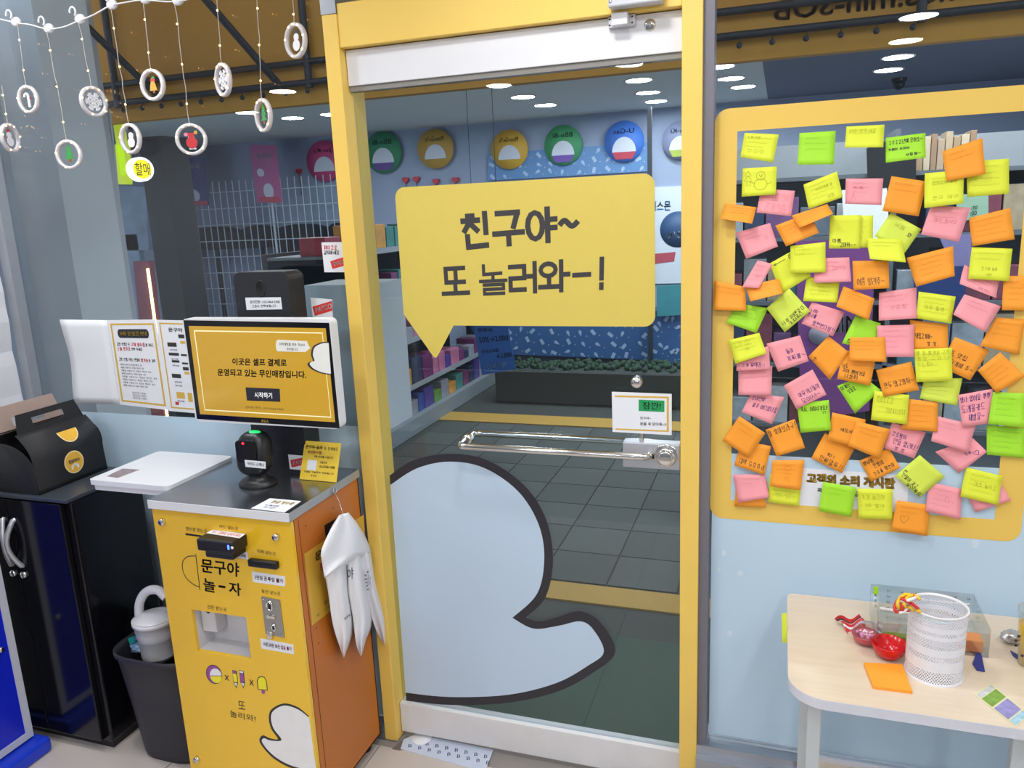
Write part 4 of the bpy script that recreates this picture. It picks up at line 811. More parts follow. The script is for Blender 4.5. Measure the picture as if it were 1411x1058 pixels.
# ------------------------------------------------------------------ blue cabinet at the left edge
t = thing('blue_cabinet', 'bright blue panelled cabinet with white edging at the left edge', 'cabinet', (-2.35, -.75, 0))
bx('body', (-2.468, -1.25, .06), (-2.2425, -.358, .92), WHT, t)
fr = MB(); w_ = .024
fr.box((-2.2424, -1.25, .06), (-2.236, -.358, .06+w_)).box((-2.2424, -1.25, .92-w_), (-2.236, -.358, .92)).box((-2.2424, -.358-w_, .06+w_), (-2.236, -.358, .92-w_)).box((-2.2424, -1.25, .06+w_), (-2.236, -1.25+w_, .92-w_))
fr.build('edging', mat('edging_white', 'C6CAD8', .4), t)
bl_ = mat('royal_blue_gloss', '1226C8', .25, var=.05, scale=5)
pn = bx('panel', (-2.2424, -1.25+w_, .06+w_), (-2.2385, -.358-w_, .92-w_), bl_, t)
p = at(1, 895, x=-2.2385); MB().lathe([(.0001, .006), (.008, .006), (.009, 0)], p, 'x', 14).build('lock', CHROME, pn)
bx('bumper', (-2.468, -1.25, 0), (-2.19, -.335, .052), mat('blue_bumper', '1D3FD0', .35), t, .012)

# ------------------------------------------------------------------ gable box
t = thing('gable_box', 'black cardboard gable gift box with round yellow stickers on the cabinet', 'gift box', (-2.2, -.16, CZ))
GX0, GX1, GY0, GY1 = -2.305, -2.108, -.288, -.030
fx = lambda v: GX1 - (.012*v + .055*max(0, v-.55)**2*4.2)       # v 0 bottom .. 1 shoulder
zsH = 1.045
m = MB(); m.grid(lambda u, v: Vector((fx(v), GY0+(GY1-GY0)*u, CZ+.001+(zsH-CZ)*v)), 2, 12); solid(m, 'front_panel', BLKM, t, .0012)
m = MB(); m.grid(lambda u, v: Vector((GX0+GX1-fx(v)-.0, GY0+(GY1-GY0)*u, CZ+.001+(zsH-CZ)*v)), 2, 12); solid(m, 'rear_panel', BLKM, t, .0012)
bx('bottom', (GX0, GY0, CZ+.0005), (GX1, GY1, CZ+.003), BLKM, t)
for y, s in ((GY0, -1), (GY1, 1)):
    P = [(GX0, y, CZ+.001), (GX1, y, CZ+.001)]
    xc = (GX0+GX1)/2; P = [(GX0+.004, y, CZ+.001), (GX1-.004, y, CZ+.001)] + [(xc+.094*math.cos(a), y+s*.012*math.sin(a)*1.5, .95+.075*math.sin(a)) for a in [math.pi*i/14 for i in range(15)]]
    m = MB(); m.add(P, [tuple(range(len(P)))]); e_ = solid(m, 'end_flap', BLKM, t, .0015)
ex = GX0+.045; stroke(MB(), [(ex, GY0-.021, 1.0), (ex+.006, GY0-.019, .965)], .003, (0, -1, 0)).build('slot', mat('card_inner_grey', '8F8078', .7), t)
CIN = mat('card_inner_brown', 'A8938A', .7, var=.05)
def flap(x0, z0, z1, name, mt, lean):
    m = MB(); hy0, hy1, hz0_, hz1_ = GY0+.070, GY1-.075, z0+.014, z0+.040
    g = lambda y, z: (x0+lean*(z-z0), y, z)
    A_, B_ = GY0+.008, GY1-.008
    for pts in ([(A_, z0), (hy0, z0), (hy0, z1), (A_+.015, z1)], [(hy1, z0), (B_, z0), (B_-.015, z1), (hy1, z1)], [(hy0, z0), (hy1, z0), (hy1, hz0_), (hy0, hz0_)], [(hy0, hz1_), (hy1, hz1_), (hy1, z1), (hy0, z1)]):
        m.slab([g(y, z) for y, z in pts], (.0014, 0, 0))
    return m.build(name, mt, t)
flap(fx(1.), zsH, zsH+.058, 'handle_flap', BLKM, -.25)
flap(GX0+GX1-fx(1.)-.005, zsH-.005, zsH+.075, 'rear_handle_flap', CIN, -.25)
STY = mat('sticker_amber', 'E8B53A', .45); STC = mat('sticker_cream', 'F3DCA6', .45)
for (cy, cz, v0, half) in ((at(100, 636, x=-2.117).y, at(100, 636, x=-2.117).z, 0, False), (at(85, 596, x=-2.16).y, at(85, 592, x=-2.16).z, 1, True)):
    def cpt(r, a, d):
        y = cy+r*math.cos(a); z = cz+r*math.sin(a); v = (z-CZ-.001)/(zsH-CZ); x = (fx(v) if v <= 1 else fx(1.)-.25*(z-zsH)+.0014)+d; return Vector((x, y, z))
    a0, a1 = (math.pi, 2*math.pi) if half else (0, 2*math.pi)
    for r, d, mt, nm in ((.036, .0016, STC, 'sticker_rim'), (.032, .0022, STY, 'sticker')):
        m = MB(); n_ = 24; m.add([cpt(.0, 0, d)]+[cpt(r, a0+(a1-a0)*i/n_, d) for i in range(n_+1)], [(0, i+1, i+2) for i in range(n_)]); m.build(nm, mt, t)
    m = MB(); n_ = 16; zc_ = -.018
    m.add([cpt(.0001, 0, .0028)+Vector((0, 0, -.012))]+[Vector((cpt(.0, 0, .0028).x+.001, cy+.015*math.cos(2*math.pi*i/n_), cz-.016+.011*math.sin(2*math.pi*i/n_))) for i in range(n_)], [(0, i+1, (i+1) % n_+1) for i in range(n_)]); m.build('sticker_patch', WPR, t)
    if not half:
        m = MB(); text_on(m, '랜덤박스', lambda u, v: Vector((cpt(0, 0, .003).x+.0005, cy-.021+.042*u, cz+.011-.013*v)), 0, 0, 1, 1, .03); m.build('sticker_print', mat('pale_violet_print', 'C9CBEE', .5), t)

# ------------------------------------------------------------------ waste bin and its contents
t = thing('waste_bin', 'dark grey tapered waste bin between the cabinet and the kiosk', 'waste bin', (-1.79, -.18, 0))
BC = Vector((-1.785, -.185, 0))
def rr(a, hx, hy, e=.55):
    c, s = math.cos(a), math.sin(a); return hx*math.copysign(abs(c)**e, c), hy*math.copysign(abs(s)**e, s)
m = MB(); n_ = 40
rows = [(.108, .098, .002), (.112, .102, .02), (.130, .115, .2), (.148, .128, .352), (.156, .134, .356), (.156, .134, .372), (.150, .129, .372), (.146, .125, .352), (.128, .112, .2), (.104, .094, .008)]
for hx, hy, z in rows: m.v += [BC+Vector((*rr(2*math.pi*i/n_, hx, hy), z)) for i in range(n_)]
for r__ in range(len(rows)-1):
    for i in range(n_): m.smooth.add(len(m.f)); m.f.append((r__*n_+i, r__*n_+(i+1) % n_, (r__+1)*n_+(i+1) % n_, (r__+1)*n_+i))
m.f.append(tuple(reversed(range(n_)))); m.f.append(tuple(range((len(rows)-1)*n_, len(rows)*n_)))
m.build('bin', mat('dark_grey_plastic', '2C2B31', .5, var=.08), t)
def crumple(name, label, c, r, mt, cat, sq=(1, 1, 1), amp=.3, seed=1):
    rd = random.Random(seed); ph = [rd.uniform(0, 6) for _ in range(6)]
    def fn(u, v):
        th, p_ = u*2*math.pi, (v-.5)*math.pi
        k_ = 1+amp*(.5*math.sin(3*th+ph[0]+2*p_)+.3*math.sin(5*th+ph[1]-4*p_)+.35*math.sin(7*p_+ph[2]+2*th))*math.cos(p_)
        return Vector(c)+Vector((r*sq[0]*k_*math.cos(p_)*math.cos(th), r*sq[1]*k_*math.cos(p_)*math.sin(th), r*sq[2]*k_*math.sin(p_)))
    return tag(MB().grid(fn, 22, 14).build(name, mt), label, cat)
crumple('crumpled_wrapper', 'crumpled clear bag filling the waste bin', (-1.70, -.2, .325), .042, mat('milky_film', 'BFC6D0', .25, var=.2, scale=20), 'wrapper', (1, 1, .7), .25, 3)
crumple('foil_wrapper', 'crumpled blue and white wrapper at the left of the bin', (-1.885, -.225, .35), .022, mat('blue_white_wrapper', '7F9FC8', .3, var=.8, scale=40), 'wrapper', (1.1, .9, .7), .3, 5)
cpm = mat('frosted_white_cup', 'DCDDE2', .3, var=.04)
cc = at(215, 868, y=-.2)
t = thing('discarded_white_cup', 'big white plastic cup with arched handle sticking out of the bin', 'cup', cc-Vector((0, 0, .07)))
mc = MB(); mc.lathe([(.0001, -.09), (.048, -.09), (.058, .0), (.062, .03), (.066, .032), (.066, .045), (.060, .045), (.052, -.08)], cc, 'z', 26); mc.build('cup', cpm, t)
P = [cc+Vector((-.058+.0*i, 0, .045)), cc+Vector((-.050, 0, .085)), cc+Vector((-.028, 0, .118)), cc+Vector((.0, .0, .137)), cc+Vector((.035, 0, .14)), cc+Vector((.06, 0, .12))]
P = spline(P, 5); m = MB(); m.tube(P, .014, 10); m.build('handle', WHT, t)
m = MB(); m.lathe([(.0001, .062), (.03, .06), (.055, .05), (.062, .046)], cc, 'z', 26); m.build('lid', cpm, t)
t = thing('rainbow_card', 'small rainbow striped card sticking up in the bin', 'card', at(193, 882, y=-.215))
cols = ['6FA8F0', 'D83A3A', 'E8D040', '4CAF3C', '3C6AD0', 'E070B8']
q4 = pq([(183, 857), (191.5, 853), (196, 877), (187, 882)], 0, y=-.226); f_ = quad_fn(q4)
for i, c_ in enumerate(cols):
    va, vb = (0 if i == 0 else .18+.16*i), .18+.16*(i+1); va = [0, .34, .46, .58, .7, .86][i]; vb = [.34, .46, .58, .7, .86, 1.][i]
    MB().slab([f_(0, va), f_(1, va), f_(1, vb), f_(0, vb)], (0, .0012, 0)).build('stripe', mat('stripe_'+c_, c_, .5), t)
tag(MB().slab(pq([(176, 880), (184, 878), (186, 885), (179, 888)], 0, y=-.23), (0, .01, 0)).build('teal_tag', mat('teal_card', '1FA3A0', .5)), 'teal scrap at the left rim of the bin', 'scrap')
# ------------------------------------------------------------------ papers and stickers on the left window
PY = GLASS_Y-.0018
t = thing('blank_sheet', 'blank white sheet taped to the left window beside a notice', 'paper sheet', at(125, 556, y=PY))
f_ = quad_fn(pq([(83, 440), (147.5, 441), (165, 557), (106, 556)], .002, y=PY))
solid(MB().grid(lambda u, v: f_(u, v)+Vector((.006*math.sin(v*5)*(1-u)**2, -.004*math.sin(v*7+1)*(1-u), 0)), 6, 12), 'sheet', PAPER, t, .0004)
nq = [(147.5, 441), (214.5, 440), (233, 565), (165, 557)]
t = thing('returns_notice', 'white notice with yellow border and black heading bar on the left window', 'notice', at(190, 560, y=PY))
px_slab(MB(), nq, .0005, 0, y=PY).build('sheet', PAPER, t)
f_ = quad_fn(pq(nq, .0009, y=PY))
def rect_on(mb, f, u0, v0, u1, v1, off=0.): mb.add([f(u0, v0)+Vector((0, -off, 0)), f(u1, v0)+Vector((0, -off, 0)), f(u1, v1)+Vector((0, -off, 0)), f(u0, v1)+Vector((0, -off, 0))], [(0, 1, 2, 3)]); return mb
GOLD = mat('gold_print', 'D9B24A', .6)
m = MB()
for r4 in ((.05, .04, .95, .06), (.05, .94, .95, .96), (.05, .06, .085, .94), (.915, .06, .95, .94)): rect_on(m, f_, *r4)
m.build('border', GOLD, t)
m = MB(); cs = [(.23+.05*math.cos(a), .155+.05*math.sin(a)) for a in [math.radians(90+i*18) for i in range(11)]] + [(.77+.05*math.cos(a), .155+.05*math.sin(a)) for a in [math.radians(-90+i*18) for i in range(11)]]
P = [f_(u, v)+Vector((0, -.0002, 0)) for u, v in cs]; m.add(P, [tuple(range(len(P)))]); m.build('heading_bar', mat('heading_black', '22242C', .6), t)
g_ = lambda u, v: f_(u, v)+Vector((0, -.0006, 0))
m = MB(); text_on(m, '교환 및 반품 안내', g_, .22, .13, .78, .18, .03); m.build('heading', mat('heading_yellow', 'F0CB4A', .6), t)
lines_on('print', INK, t, g_, [('교환/반품은 꼭', .13, .26, .4, .295, .0), ('을 가지고', .72, .265, .88, .295, 0), ('연락 주세요.', .42, .315, .66, .345, 0), ('교환/반품/취소/환불이', .13, .435, .56, .47, 0), ('한 경우', .74, .44, .88, .47, 0)], .0014)
lines_on('print', mat('grey_small_print', '6A6A70', .6), t, g_, [('제품을 사용하거나 포장이 훼손된 경우', .14, .505+.035*i, .14+(.45, .48, .62, .5, .72, .62, .66, .5)[i], .523+.035*i, 0) for i in range(8)] + [('무인문구점 고객센터', .3, .83+.03*i, .58, .85+.03*i, 0) for i in range(3)], .0007)
lines_on('print_red', RED, t, g_, [('구매 영수증', .42, .258, .71, .298, 0), ('2일 안으로', .13, .312, .4, .348, 0), ('불가능', .58, .435, .73, .47, 0)], .0017)
nq2 = [(215, 440.5), (285, 442), (303, 572), (233, 566)]
t = thing('usage_notice', 'white notice with yellow border partly behind the kiosk monitor', 'notice', at(260, 565, y=PY))
px_slab(MB(), nq2, .0005, 0, y=PY).build('sheet', PAPER, t)
f_ = quad_fn(pq(nq2, .0009, y=PY)); g_ = lambda u, v: f_(u, v)+Vector((0, -.0006, 0))
m = MB()
for r4 in ((.05, .03, .95, .045), (.05, .95, .95, .965), (.05, .045, .075, .95)): rect_on(m, f_, *r4)
for r4 in ((.42, .22, .7, .25), (.42, .55, .7, .58), (.2, .78, .36, .85), (.42, .78, .58, .88)): rect_on(m, f_, *r4)
m.build('border', GOLD, t)
lines_on('print', INK, t, g_, [('문구야 놀-자', .22, .08, .75, .125, .02)]); m = MB()
for r4 in ((.4, .15, .6, .19), (.16, .24, .34, .285), (.16, .35, .36, .38), (.2, .43, .35, .455), (.4, .36, .7, .38), (.4, .45, .7, .47), (.4, .5, .6, .535), (.16, .58, .34, .625)): rect_on(m, f_, *r4, off=.0002)
m.build('print_blocks', INK, t)
lines_on('print', INK, t, g_, [('결제 방법', .2, v, .34, v+.014, 0) for v in (.31, .41, .48, .66, .7, .87)], .0007)
m = MB(); rect_on(m, f_, .15, .89, .22, .925); m.build('print_red', RED, t)
def paystick(label, q4, fq, tx, extra=None):
    t = thing('payment_sticker', label, 'sticker', pq([q4[3]], 0, y=PY)[0])
    px_slab(MB(), q4, .0005, 0, y=PY).build('sticker', PAPER, t)
    px_slab(MB(), fq, .0002, .0007, y=PY).build('red_flag', mat('pay_red', 'DA3A33', .5), t)
    m = MB(); px_text(m, 'PAYCO', tx, .0012, .03, y=PY); m.build('flag_print', PAPER, t)
    if extra:
        for s, qd, mt in extra: pen_on(MB(), s, quad_fn(pq(qd, .001, y=PY)), 0, 0, 1, 1, .0016, jit=.01).build('sticker_print', mt, t)
paystick('white payment sticker with rounded corners beside the yellow post', [(443, 334), (486, 333), (490, 375), (447, 375)], [(455, 360), (486, 350), (489, 362), (458, 370.5)], [(459, 361.5), (486, 353.5), (487, 359.5), (461, 367)], [('페이코로', [(446, 338), (465, 338.5), (465, 344), (446, 343.5)], RED), ('결제하세요', [(446, 345), (468, 345), (468, 350.5), (446, 350.5)], INK)])
paystick('square white payment sticker beside the black display stand', [(428, 410), (457.5, 412.5), (459, 441), (431, 437)], [(430.5, 422.5), (457, 414.5), (458, 428), (434, 435)], [(434, 424), (456.5, 417), (457.5, 425), (436, 431)])

# ------------------------------------------------------------------ door mat sheet and paper disc on the floor
t = thing('sticky_floor_sheet', 'white paper sheet printed with small blue marks at the door sill', 'floor sheet', at(640, 1040, z=0))
ms = [(556, 1019), (572, 1012), (680, 1033), (668, 1064), (552, 1032)]
px_slab(MB(), ms, .0012, 0.0002, z=0).build('sheet', mat('sheet_white', 'C9D4E6', .5), t)
m = MB()
for j in range(4):
    for i in range(9):
        px = 560+i*13.4-j*3+(j % 2)*6; py = 1016+i*2.9+j*8.5
        if not (px > 557+max(0, 1019-py)*1.6 and py < 1031+(px-552)*.26-6 and py > 1012+(px-572)*.195+2 and px < 672): continue
        px_text(m, 'β', [(px, py), (px+4.4, py+1), (px+4, py+6), (px-.4, py+5)], .0018, .01, z=0)
m.build('blue_marks', mat('blue_print_mark', '3566B8', .5), t)
p = at(582, 1015, z=.003)
tag(MB().lathe([(.0001, .003), (.032, .003), (.033, .0), (.0001, 0)], (p.x, p.y-.006, .0016), 'z', 28).build('paper_disc', PAPER), 'round white disc lying under the bottom rail of the door', 'paper disc')
ms = px_slab(MB(), [(540, 1032), (560, 1014), (566, 1016), (552, 1034)], .0006, 0.0002, z=0).build('threshold_gap', mat('dark_threshold', '6A6660', .6)); struct(ms, 'grey strip of threshold metal beside the left post', 'threshold')

# ------------------------------------------------------------------ table on the right
TZ = .67; TX0, TYF, TYB, TX1 = .039, -.457, -.012, .98
WOOD = mat('pale_ash_laminate', 'D9C9B4', .4, var=.10, scale=5, stretch=(1.5, 14, 14))
LEGW = mat('grey_white_steel', 'BFC4C6', .4, var=.03)
t = thing('side_table', 'narrow table with pale wood top and white edge below the board', 'table', (.5, -.23, 0))
def tabpts(i, z): return [(x, y, z) for x, y in arcpts(TX0+.075-0, TYF+.075, .075-i, math.pi, 1.5*math.pi, 10)] + [(x, y, z) for x, y in arcpts(TX1-.075, TYF+.075, .075-i, 1.5*math.pi, 2*math.pi, 10)] + [(x, y, z) for x, y in arcpts(TX1-.02, TYB-.02, .02-i, 0, .5*math.pi, 5)] + [(x, y, z) for x, y in arcpts(TX0+.02, TYB-.02, .02-i, .5*math.pi, math.pi, 5)]
MB().slab(tabpts(0, TZ-.022), (0, 0, .0215)).build('edge_band', mat('white_edge_band', 'D4D5DE', .45), t)
MB().slab(tabpts(.0012, TZ-.0004), (0, 0, .0004)).build('table_top', WOOD, t)
for x in (.078, .44, .90):
    for y in (-.435, -.05):
        if x == .44 and y > -.1: continue
        bx('leg', (x, y, 0), (x+.026, y+.026, TZ-.0222), LEGW, t, .002)
zl_ = at(1130, 1049, y=-.056).z; bx('lower_shelf', (.1045, -.408, zl_-.016), (.8995, -.056, zl_), WOOD, t); bx('shelf_edge', (.1045, -.0558, zl_-.017), (.8995, -.0505, zl_+.012), mat('white_edge_band', 'D4D5DE', .45), t)
# green tab stuck on the table end
tag(MB().slab(pq([(1077, 846), (1084, 844), (1085, 886), (1078, 885)], 0, y=-.2), (0, .001, 0)).build('green_tab', NC['Y']), 'lemon sticky tab hanging on the left end of the table', 'sticky tab')
# perforated white cup
cc = (at(1246, 915, z=TZ)+at(1327, 938, z=TZ))/2; cc = Vector((cc.x, cc.y, TZ)); R = .0535; Hh = .152
t = thing('perforated_cup', 'white metal pencil cup with perforated bands on the table', 'pencil cup', cc)
CUPM = mat('white_powder_coat', 'E6E6EC', .4, var=.02)
bands = [(.004, .030, 1), (.030, .052, 0), (.052, .064, 1), (.064, .080, 0), (.080, .100, 1), (.100, .108, 0), (.108, .116, 1), (.116, .126, 0), (.126, .147, 1)]
solidm, perf = MB(), MB(); n_ = 110
for z0_, z1_, pf in bands:
    if not pf: solidm.lathe([(R, z0_), (R, z1_)], cc, 'z', n_)
    else:
        nh = 64; rows_ = max(1, int(round((z1_-z0_)/.0036))); dz = (z1_-z0_)/rows_; vs = []; fs = []; nc = nh*2; hs = [0, .28, 1.]
        zl = [z0_+(r__+h_)*dz for r__ in range(rows_) for h_ in hs[:2]]+[z1_]
        for z_ in zl:
            for i in range(nc): a = 2*math.pi*i/nc; vs.append(cc+Vector((R*math.cos(a), R*math.sin(a), z_)))
        for r__ in range(len(zl)-1):
            for i in range(nc):
                if r__ % 2 == 1 and (i+(r__//2)) % 2 == 0: continue
                fs.append((r__*nc+i, r__*nc+(i+1) % nc, (r__+1)*nc+(i+1) % nc, (r__+1)*nc+i))
        perf.add(vs, fs, True)
solidm.lathe([(.0001, .002), (R-.001, .002), (R, .004)], cc, 'z', n_)
solidm.lathe([(R, .147), (R+.002, .149), (R+.002, .152), (R-.0015, .152), (R-.0015, .147)], cc, 'z', n_)
solidm.lathe([(R+.0015, .0), (R+.0015, .004), (R, .005)], cc, 'z', n_)
solidm.build('plain_bands', CUPM, t); perf.build('perforated_bands', CUPM, t)
# hair tie bundle on the rim
hp = at(1250, 836, y=cc.y-.03)
t = thing('candy_hair_tie', 'red yellow and white curled ribbon with blue tail on the cup rim', 'ribbon', hp)
rd = random.Random(4)
for i, c_ in enumerate(('D8322E', 'F2C62A', 'EDE6E2', 'D8322E', 'F2C62A')):
    ph = rd.uniform(0, 6); P = [hp+Vector((.016*math.cos(a*1.3+ph)+.004*i-.008, .012*math.sin(a*2+ph), .006+.016*math.sin(a+ph*1.7))) for a in [k_*.35 for k_ in range(16)]]
    MB().tube(P, .0034, 7).build('ribbon_loop', mat('ribbon_'+c_, c_, .45), t)
P = spline([hp+Vector((-.004, 0, -.004)), hp+Vector((.012, .006, -.010)), at(1290, 858, y=cc.y), at(1312, 858, y=cc.y+.01)], 5)
MB().tube(P, .0022, 6).build('ribbon_tail', mat('pale_blue_ribbon', 'A8DCE8', .4), t)
# clear bumpy tray standing against the window
t = thing('clear_tray', 'clear bumpy plastic box leaning behind the white cup', 'plastic tray', at(1270, 890, z=TZ))
A_, B_ = at(1200, 798, y=-.06), at(1340, 824, y=-.06); zt_ = (A_.z+B_.z)/2
xA, xB, yA, yB = A_.x, B_.x+.004, -.215, -.06
m = MB()
def wall(p, q, zlo, zhi, th): 
    p, q = Vector(p), Vector(q); d_ = (q-p).normalized(); n3 = Vector((d_.y, -d_.x, 0))*th
    m.slab([p+Vector((0, 0, zlo)), q+Vector((0, 0, zlo)), q+Vector((0, 0, zhi)), p+Vector((0, 0, zhi))], n3)
wall((xA, yB, 0), (xB, yB, 0), TZ+.001, zt_, .002); wall((xA, yA, 0), (xA, yB, 0), TZ+.001, zt_-.004, .002); wall((xB, yB, 0), (xB, yA, 0), TZ+.001, zt_-.004, .002); wall((xB, yA, 0), (xA, yA, 0), TZ+.001, TZ+.055, .002)
m.box((xA, yA, TZ+.0005), (xB, yB, TZ+.0025)); m.build('box', CLEAR, t)
b0 = None; BM = glassmat('bump_plastic', (.62, .64, .64), .25, .5, .25)
for i in range(8):
    for j in range(4):
        c3 = Vector((xA+.012+i*(xB-xA-.024)/7, yB-.003, TZ+.014+j*(zt_-TZ-.026)/3))
        if b0 is None: b0 = MB().sphere((0, 0, 0), .0038, 8, 4, (1, .6, 1)).build('bump', BM, t, (0, 0, 0)); o = b0
        else: o = b0.copy(); COL.objects.link(o)
        o.parent = t; o.location = c3-WORLD[t.name]
bx('white_insert', (xA+.09, yB-.008, TZ+.045), (xB-.01, yB-.006, zt_-.022), PAPER, t); 
bx('green_strip', (xA+.006, yB-.012, TZ+.05), (xA+.016, yB-.009, TZ+.068), mat('lime_strip', 'A4E020', .5), t)
bx('orange_pad', (xB-.05, yA+.012, TZ+.003), (xB-.008, yA+.05, TZ+.03), mat('orange_pad', 'F08A2A', .6), t, .002)
bx('green_pad', (xA+.016, yA+.01, TZ+.003), (xA+.08, yA+.03, TZ+.018), mat('moss_print', '7C9A2A', .5, var=.5, scale=60), t)
tag(MB().tube([at(1212, 838, y=-.1), at(1255, 845, y=-.1)], .004, 8).build('striped_pen', mat('pen_white_red', 'E2DEDC', .35, var=.1)), 'white pen lying in the clear box behind the cup', 'pen')
# red sweet wrapper, clear capsule, red bowl lid
w = at(1176, 862, z=TZ)
t = thing('sweet_wrapper', 'torn red and black sweet wrapper on the table', 'wrapper', w)
f_ = quad_fn([at(1150, 852, z=TZ+.012), at(1184, 848, z=TZ+.032), at(1196, 868, z=TZ+.01), at(1168, 872, z=TZ+.002)])
solid(MB().grid(lambda u, v: f_(u, v)+Vector((0, 0, .007*math.sin(7*u+3*v)-.004*math.sin(9*v))), 10, 6), 'foil', mat('red_foil', 'C42A30', .3, var=.75, scale=70), t, .0006)
for v0_, v1_, mt_ in ((.12, .24, INK), (.3, .42, PAPER), (.62, .7, PAPER)):
    solid(MB().grid(lambda u, v: f_(u, v0_+(v1_-v0_)*v)+Vector((0, 0, .0008+.007*math.sin(7*u+3*(v0_+(v1_-v0_)*v))-.004*math.sin(9*(v0_+(v1_-v0_)*v)))), 10, 2), 'printed_band', mt_, t, .0003)
c = at(1192, 886, z=TZ)+Vector((0, 0, .0)); c.z = TZ
t = thing('clear_capsule', 'clear capsule half with pink beads on the table', 'capsule', c)
m = MB(); m.lathe([(.0001, .0012), (.014, .0015), (.024, .009), (.029, .022), (.030, .024), (.028, .024)], c, 'z', 24); m.build('cup', mat('cup_red_print', 'C85A64', .3, var=.6, scale=60), t)
m = MB(); m.lathe([(.030, .0), (.0285, .012), (.020, .021), (.0001, .024)], c+Vector((.003, -.004, .026)), 'z', 24); m.build('lid', glassmat('milky_clear', (.86, .82, .88), .12, .5, .2), t)
rd = random.Random(3)
for i in range(9): MB().sphere(c+Vector((rd.uniform(-.016, .016), rd.uniform(-.016, .016), .020)), .0045, 8, 5).build('bead', mat('pink_bead', 'EBA0C8', .4), t)
c = at(1224, 905, z=TZ); c.z = TZ
m = MB(); m.lathe([(.0001, .004), (.016, .005), (.028, .018), (.034, .034), (.036, .035), (.035, .030), (.030, .014), (.018, .0008), (.0001, .0005)], c, 'z', 30)
tag(m.build('red_capsule_half', mat('red_plastic', 'D01218', .18, var=.04)), 'glossy red capsule half like a small bowl on the table', 'capsule')
# loose orange note pad
t = MB().slab(pq([(1190, 916), (1243, 918.5), (1257, 956), (1203, 949)], .0003, z=TZ), (0, 0, .006)).build('orange_note_pad', NC['O'])
tag(t, 'pad of orange notes lying flat in front of the cup', 'note pad')
# collectors card
cq = [(1366, 941), (1420, 985), (1400, 1002), (1342, 957)]
t = thing('picture_card', 'picture card strip lying at the right table edge', 'card', at(1380, 965, z=TZ))
px_slab(MB(), cq, .0006, .0003, z=TZ).build('card', mat('card_cream', 'D8D2A8', .4), t); f_ = quad_fn(pq(cq, .0012, z=TZ))
for (u0, u1, c_, nm) in ((.03, .14, 'BFC0C4', 'title_band'), (.16, .42, '6F9A1E', 'green_picture'), (.46, .80, '8C86C0', 'violet_picture'), (.83, .97, '9CC4E8', 'blue_picture')):
    m = MB(); m.add([f_(u0, .08), f_(u1, .08), f_(u1, .92), f_(u0, .92)], [(0, 1, 2, 3)]); m.build(nm, mat('print_'+c_, c_, .4, var=.55, scale=70), t)
# drink cup at the right edge
c = at(1416, 915, z=TZ); c.z = TZ; c.x += .012
t = thing('drink_cup', 'clear cup of yellow drink at the right edge of the table', 'drink cup', c)
MB().lathe([(.0001, .002), (.030, .002), (.037, .105), (.039, .125), (.0375, .125)], c, 'z', 28).build('cup', CLEAR, t)
MB().lathe([(.0001, .004), (.0285, .004), (.0350, .09), (.0001, .09)], c, 'z', 28).build('drink', mat('amber_drink', 'E0B848', .1, var=.05, scale=10), t)
m = MB()
for i in range(7):
    a = math.radians(150+i*22); z_ = .03+.018*(i % 3)
    m.lathe([(.0001, 0), (.0032, 0)], c+Vector((.0365*math.cos(a), .0365*math.sin(a), z_)), 'y', 10)
m.build('print_spots', INK, t)
crumple('silver_wrapper', 'crumpled silver wrapper behind the drink cup', at(1392, 886, z=TZ)+Vector((0, 0, .016)), .017, mat('silver_foil', 'C6C7CC', .2, .7, var=.3, scale=60), 'wrapper', (1.2, 1, .8), .3, 9)
tag(MB().slab(pq([(1392, 897), (1412, 908), (1411, 915), (1396, 904)], .0005, z=TZ), (0, 0, .002)).build('blue_scrap', mat('navy_card', '2A3488', .5)), 'navy blue scrap under the silver wrapper', 'scrap')
tag(MB().slab(pq([(1346, 899), (1351, 897), (1357, 926), (1346, 924), (1340, 915)], .0005, z=TZ), (0, 0, .003)).build('blue_shard', mat('navy_card', '2A3488', .5)), 'pointed navy blue scrap right of the cup', 'scrap')
# ------------------------------------------------------------------ string lights with ring ornaments on the left window
OY = .012
WIRE = mat('clear_wire', 'B8B2A8', .4, var=.02); LED = mat('warm_led', 'FFC070', .4, var=0, emit=9.0); RING = mat('frosted_ring', 'DAD8DC', .35, var=.04, alpha=.85)
HOOKS = [(20, 29, 8), (65, 38, 8), (108, 25, 8), (152, 5, 9), (198, -3, 8), (243, -1, 9), (298, -14, 9), (354, -18, 9), (404, -20, 9)]
P = spline([at(x, y, y=OY) for x, y in ((-25, 20), (20, 31), (42, 34), (65, 40), (88, 37), (108, 29), (130, 20), (152, 8), (175, 3), (198, 0), (243, 2), (298, -10), (354, -14), (404, -16), (440, -20))], 4)
ORD = ['first', 'second', 'third', 'fourth', 'fifth', 'sixth', 'seventh', 'eighth', 'ninth']
t = thing('light_string_cable', 'white cable of the light curtain across the left window top', 'cable', at(108, 29, y=OY))
MB().tube(P, .0022, 7).build('cable', mat('white_cable', 'D8D8DA', .4), t)
for i, (x, y, r) in enumerate(HOOKS):
    p = at(x, y, y=OY)
    k = thing('adhesive_hook', f'white adhesive hook of the light cable, {ORD[i]} from the left', 'hook', p, 'white hooks of the light curtain')
    MB().sphere(p+Vector((0, .006, -.001)), .019, 12, 8, (1, .55, .75)).build('pad', WHT, k)
    MB().tube([p+Vector((-.012+.011*math.cos(a), -.006, .018+.013*math.sin(a))) for a in [math.radians(-60+i2*28) for i2 in range(10)]], .0028, 7).build('hook_arm', WHT, k)
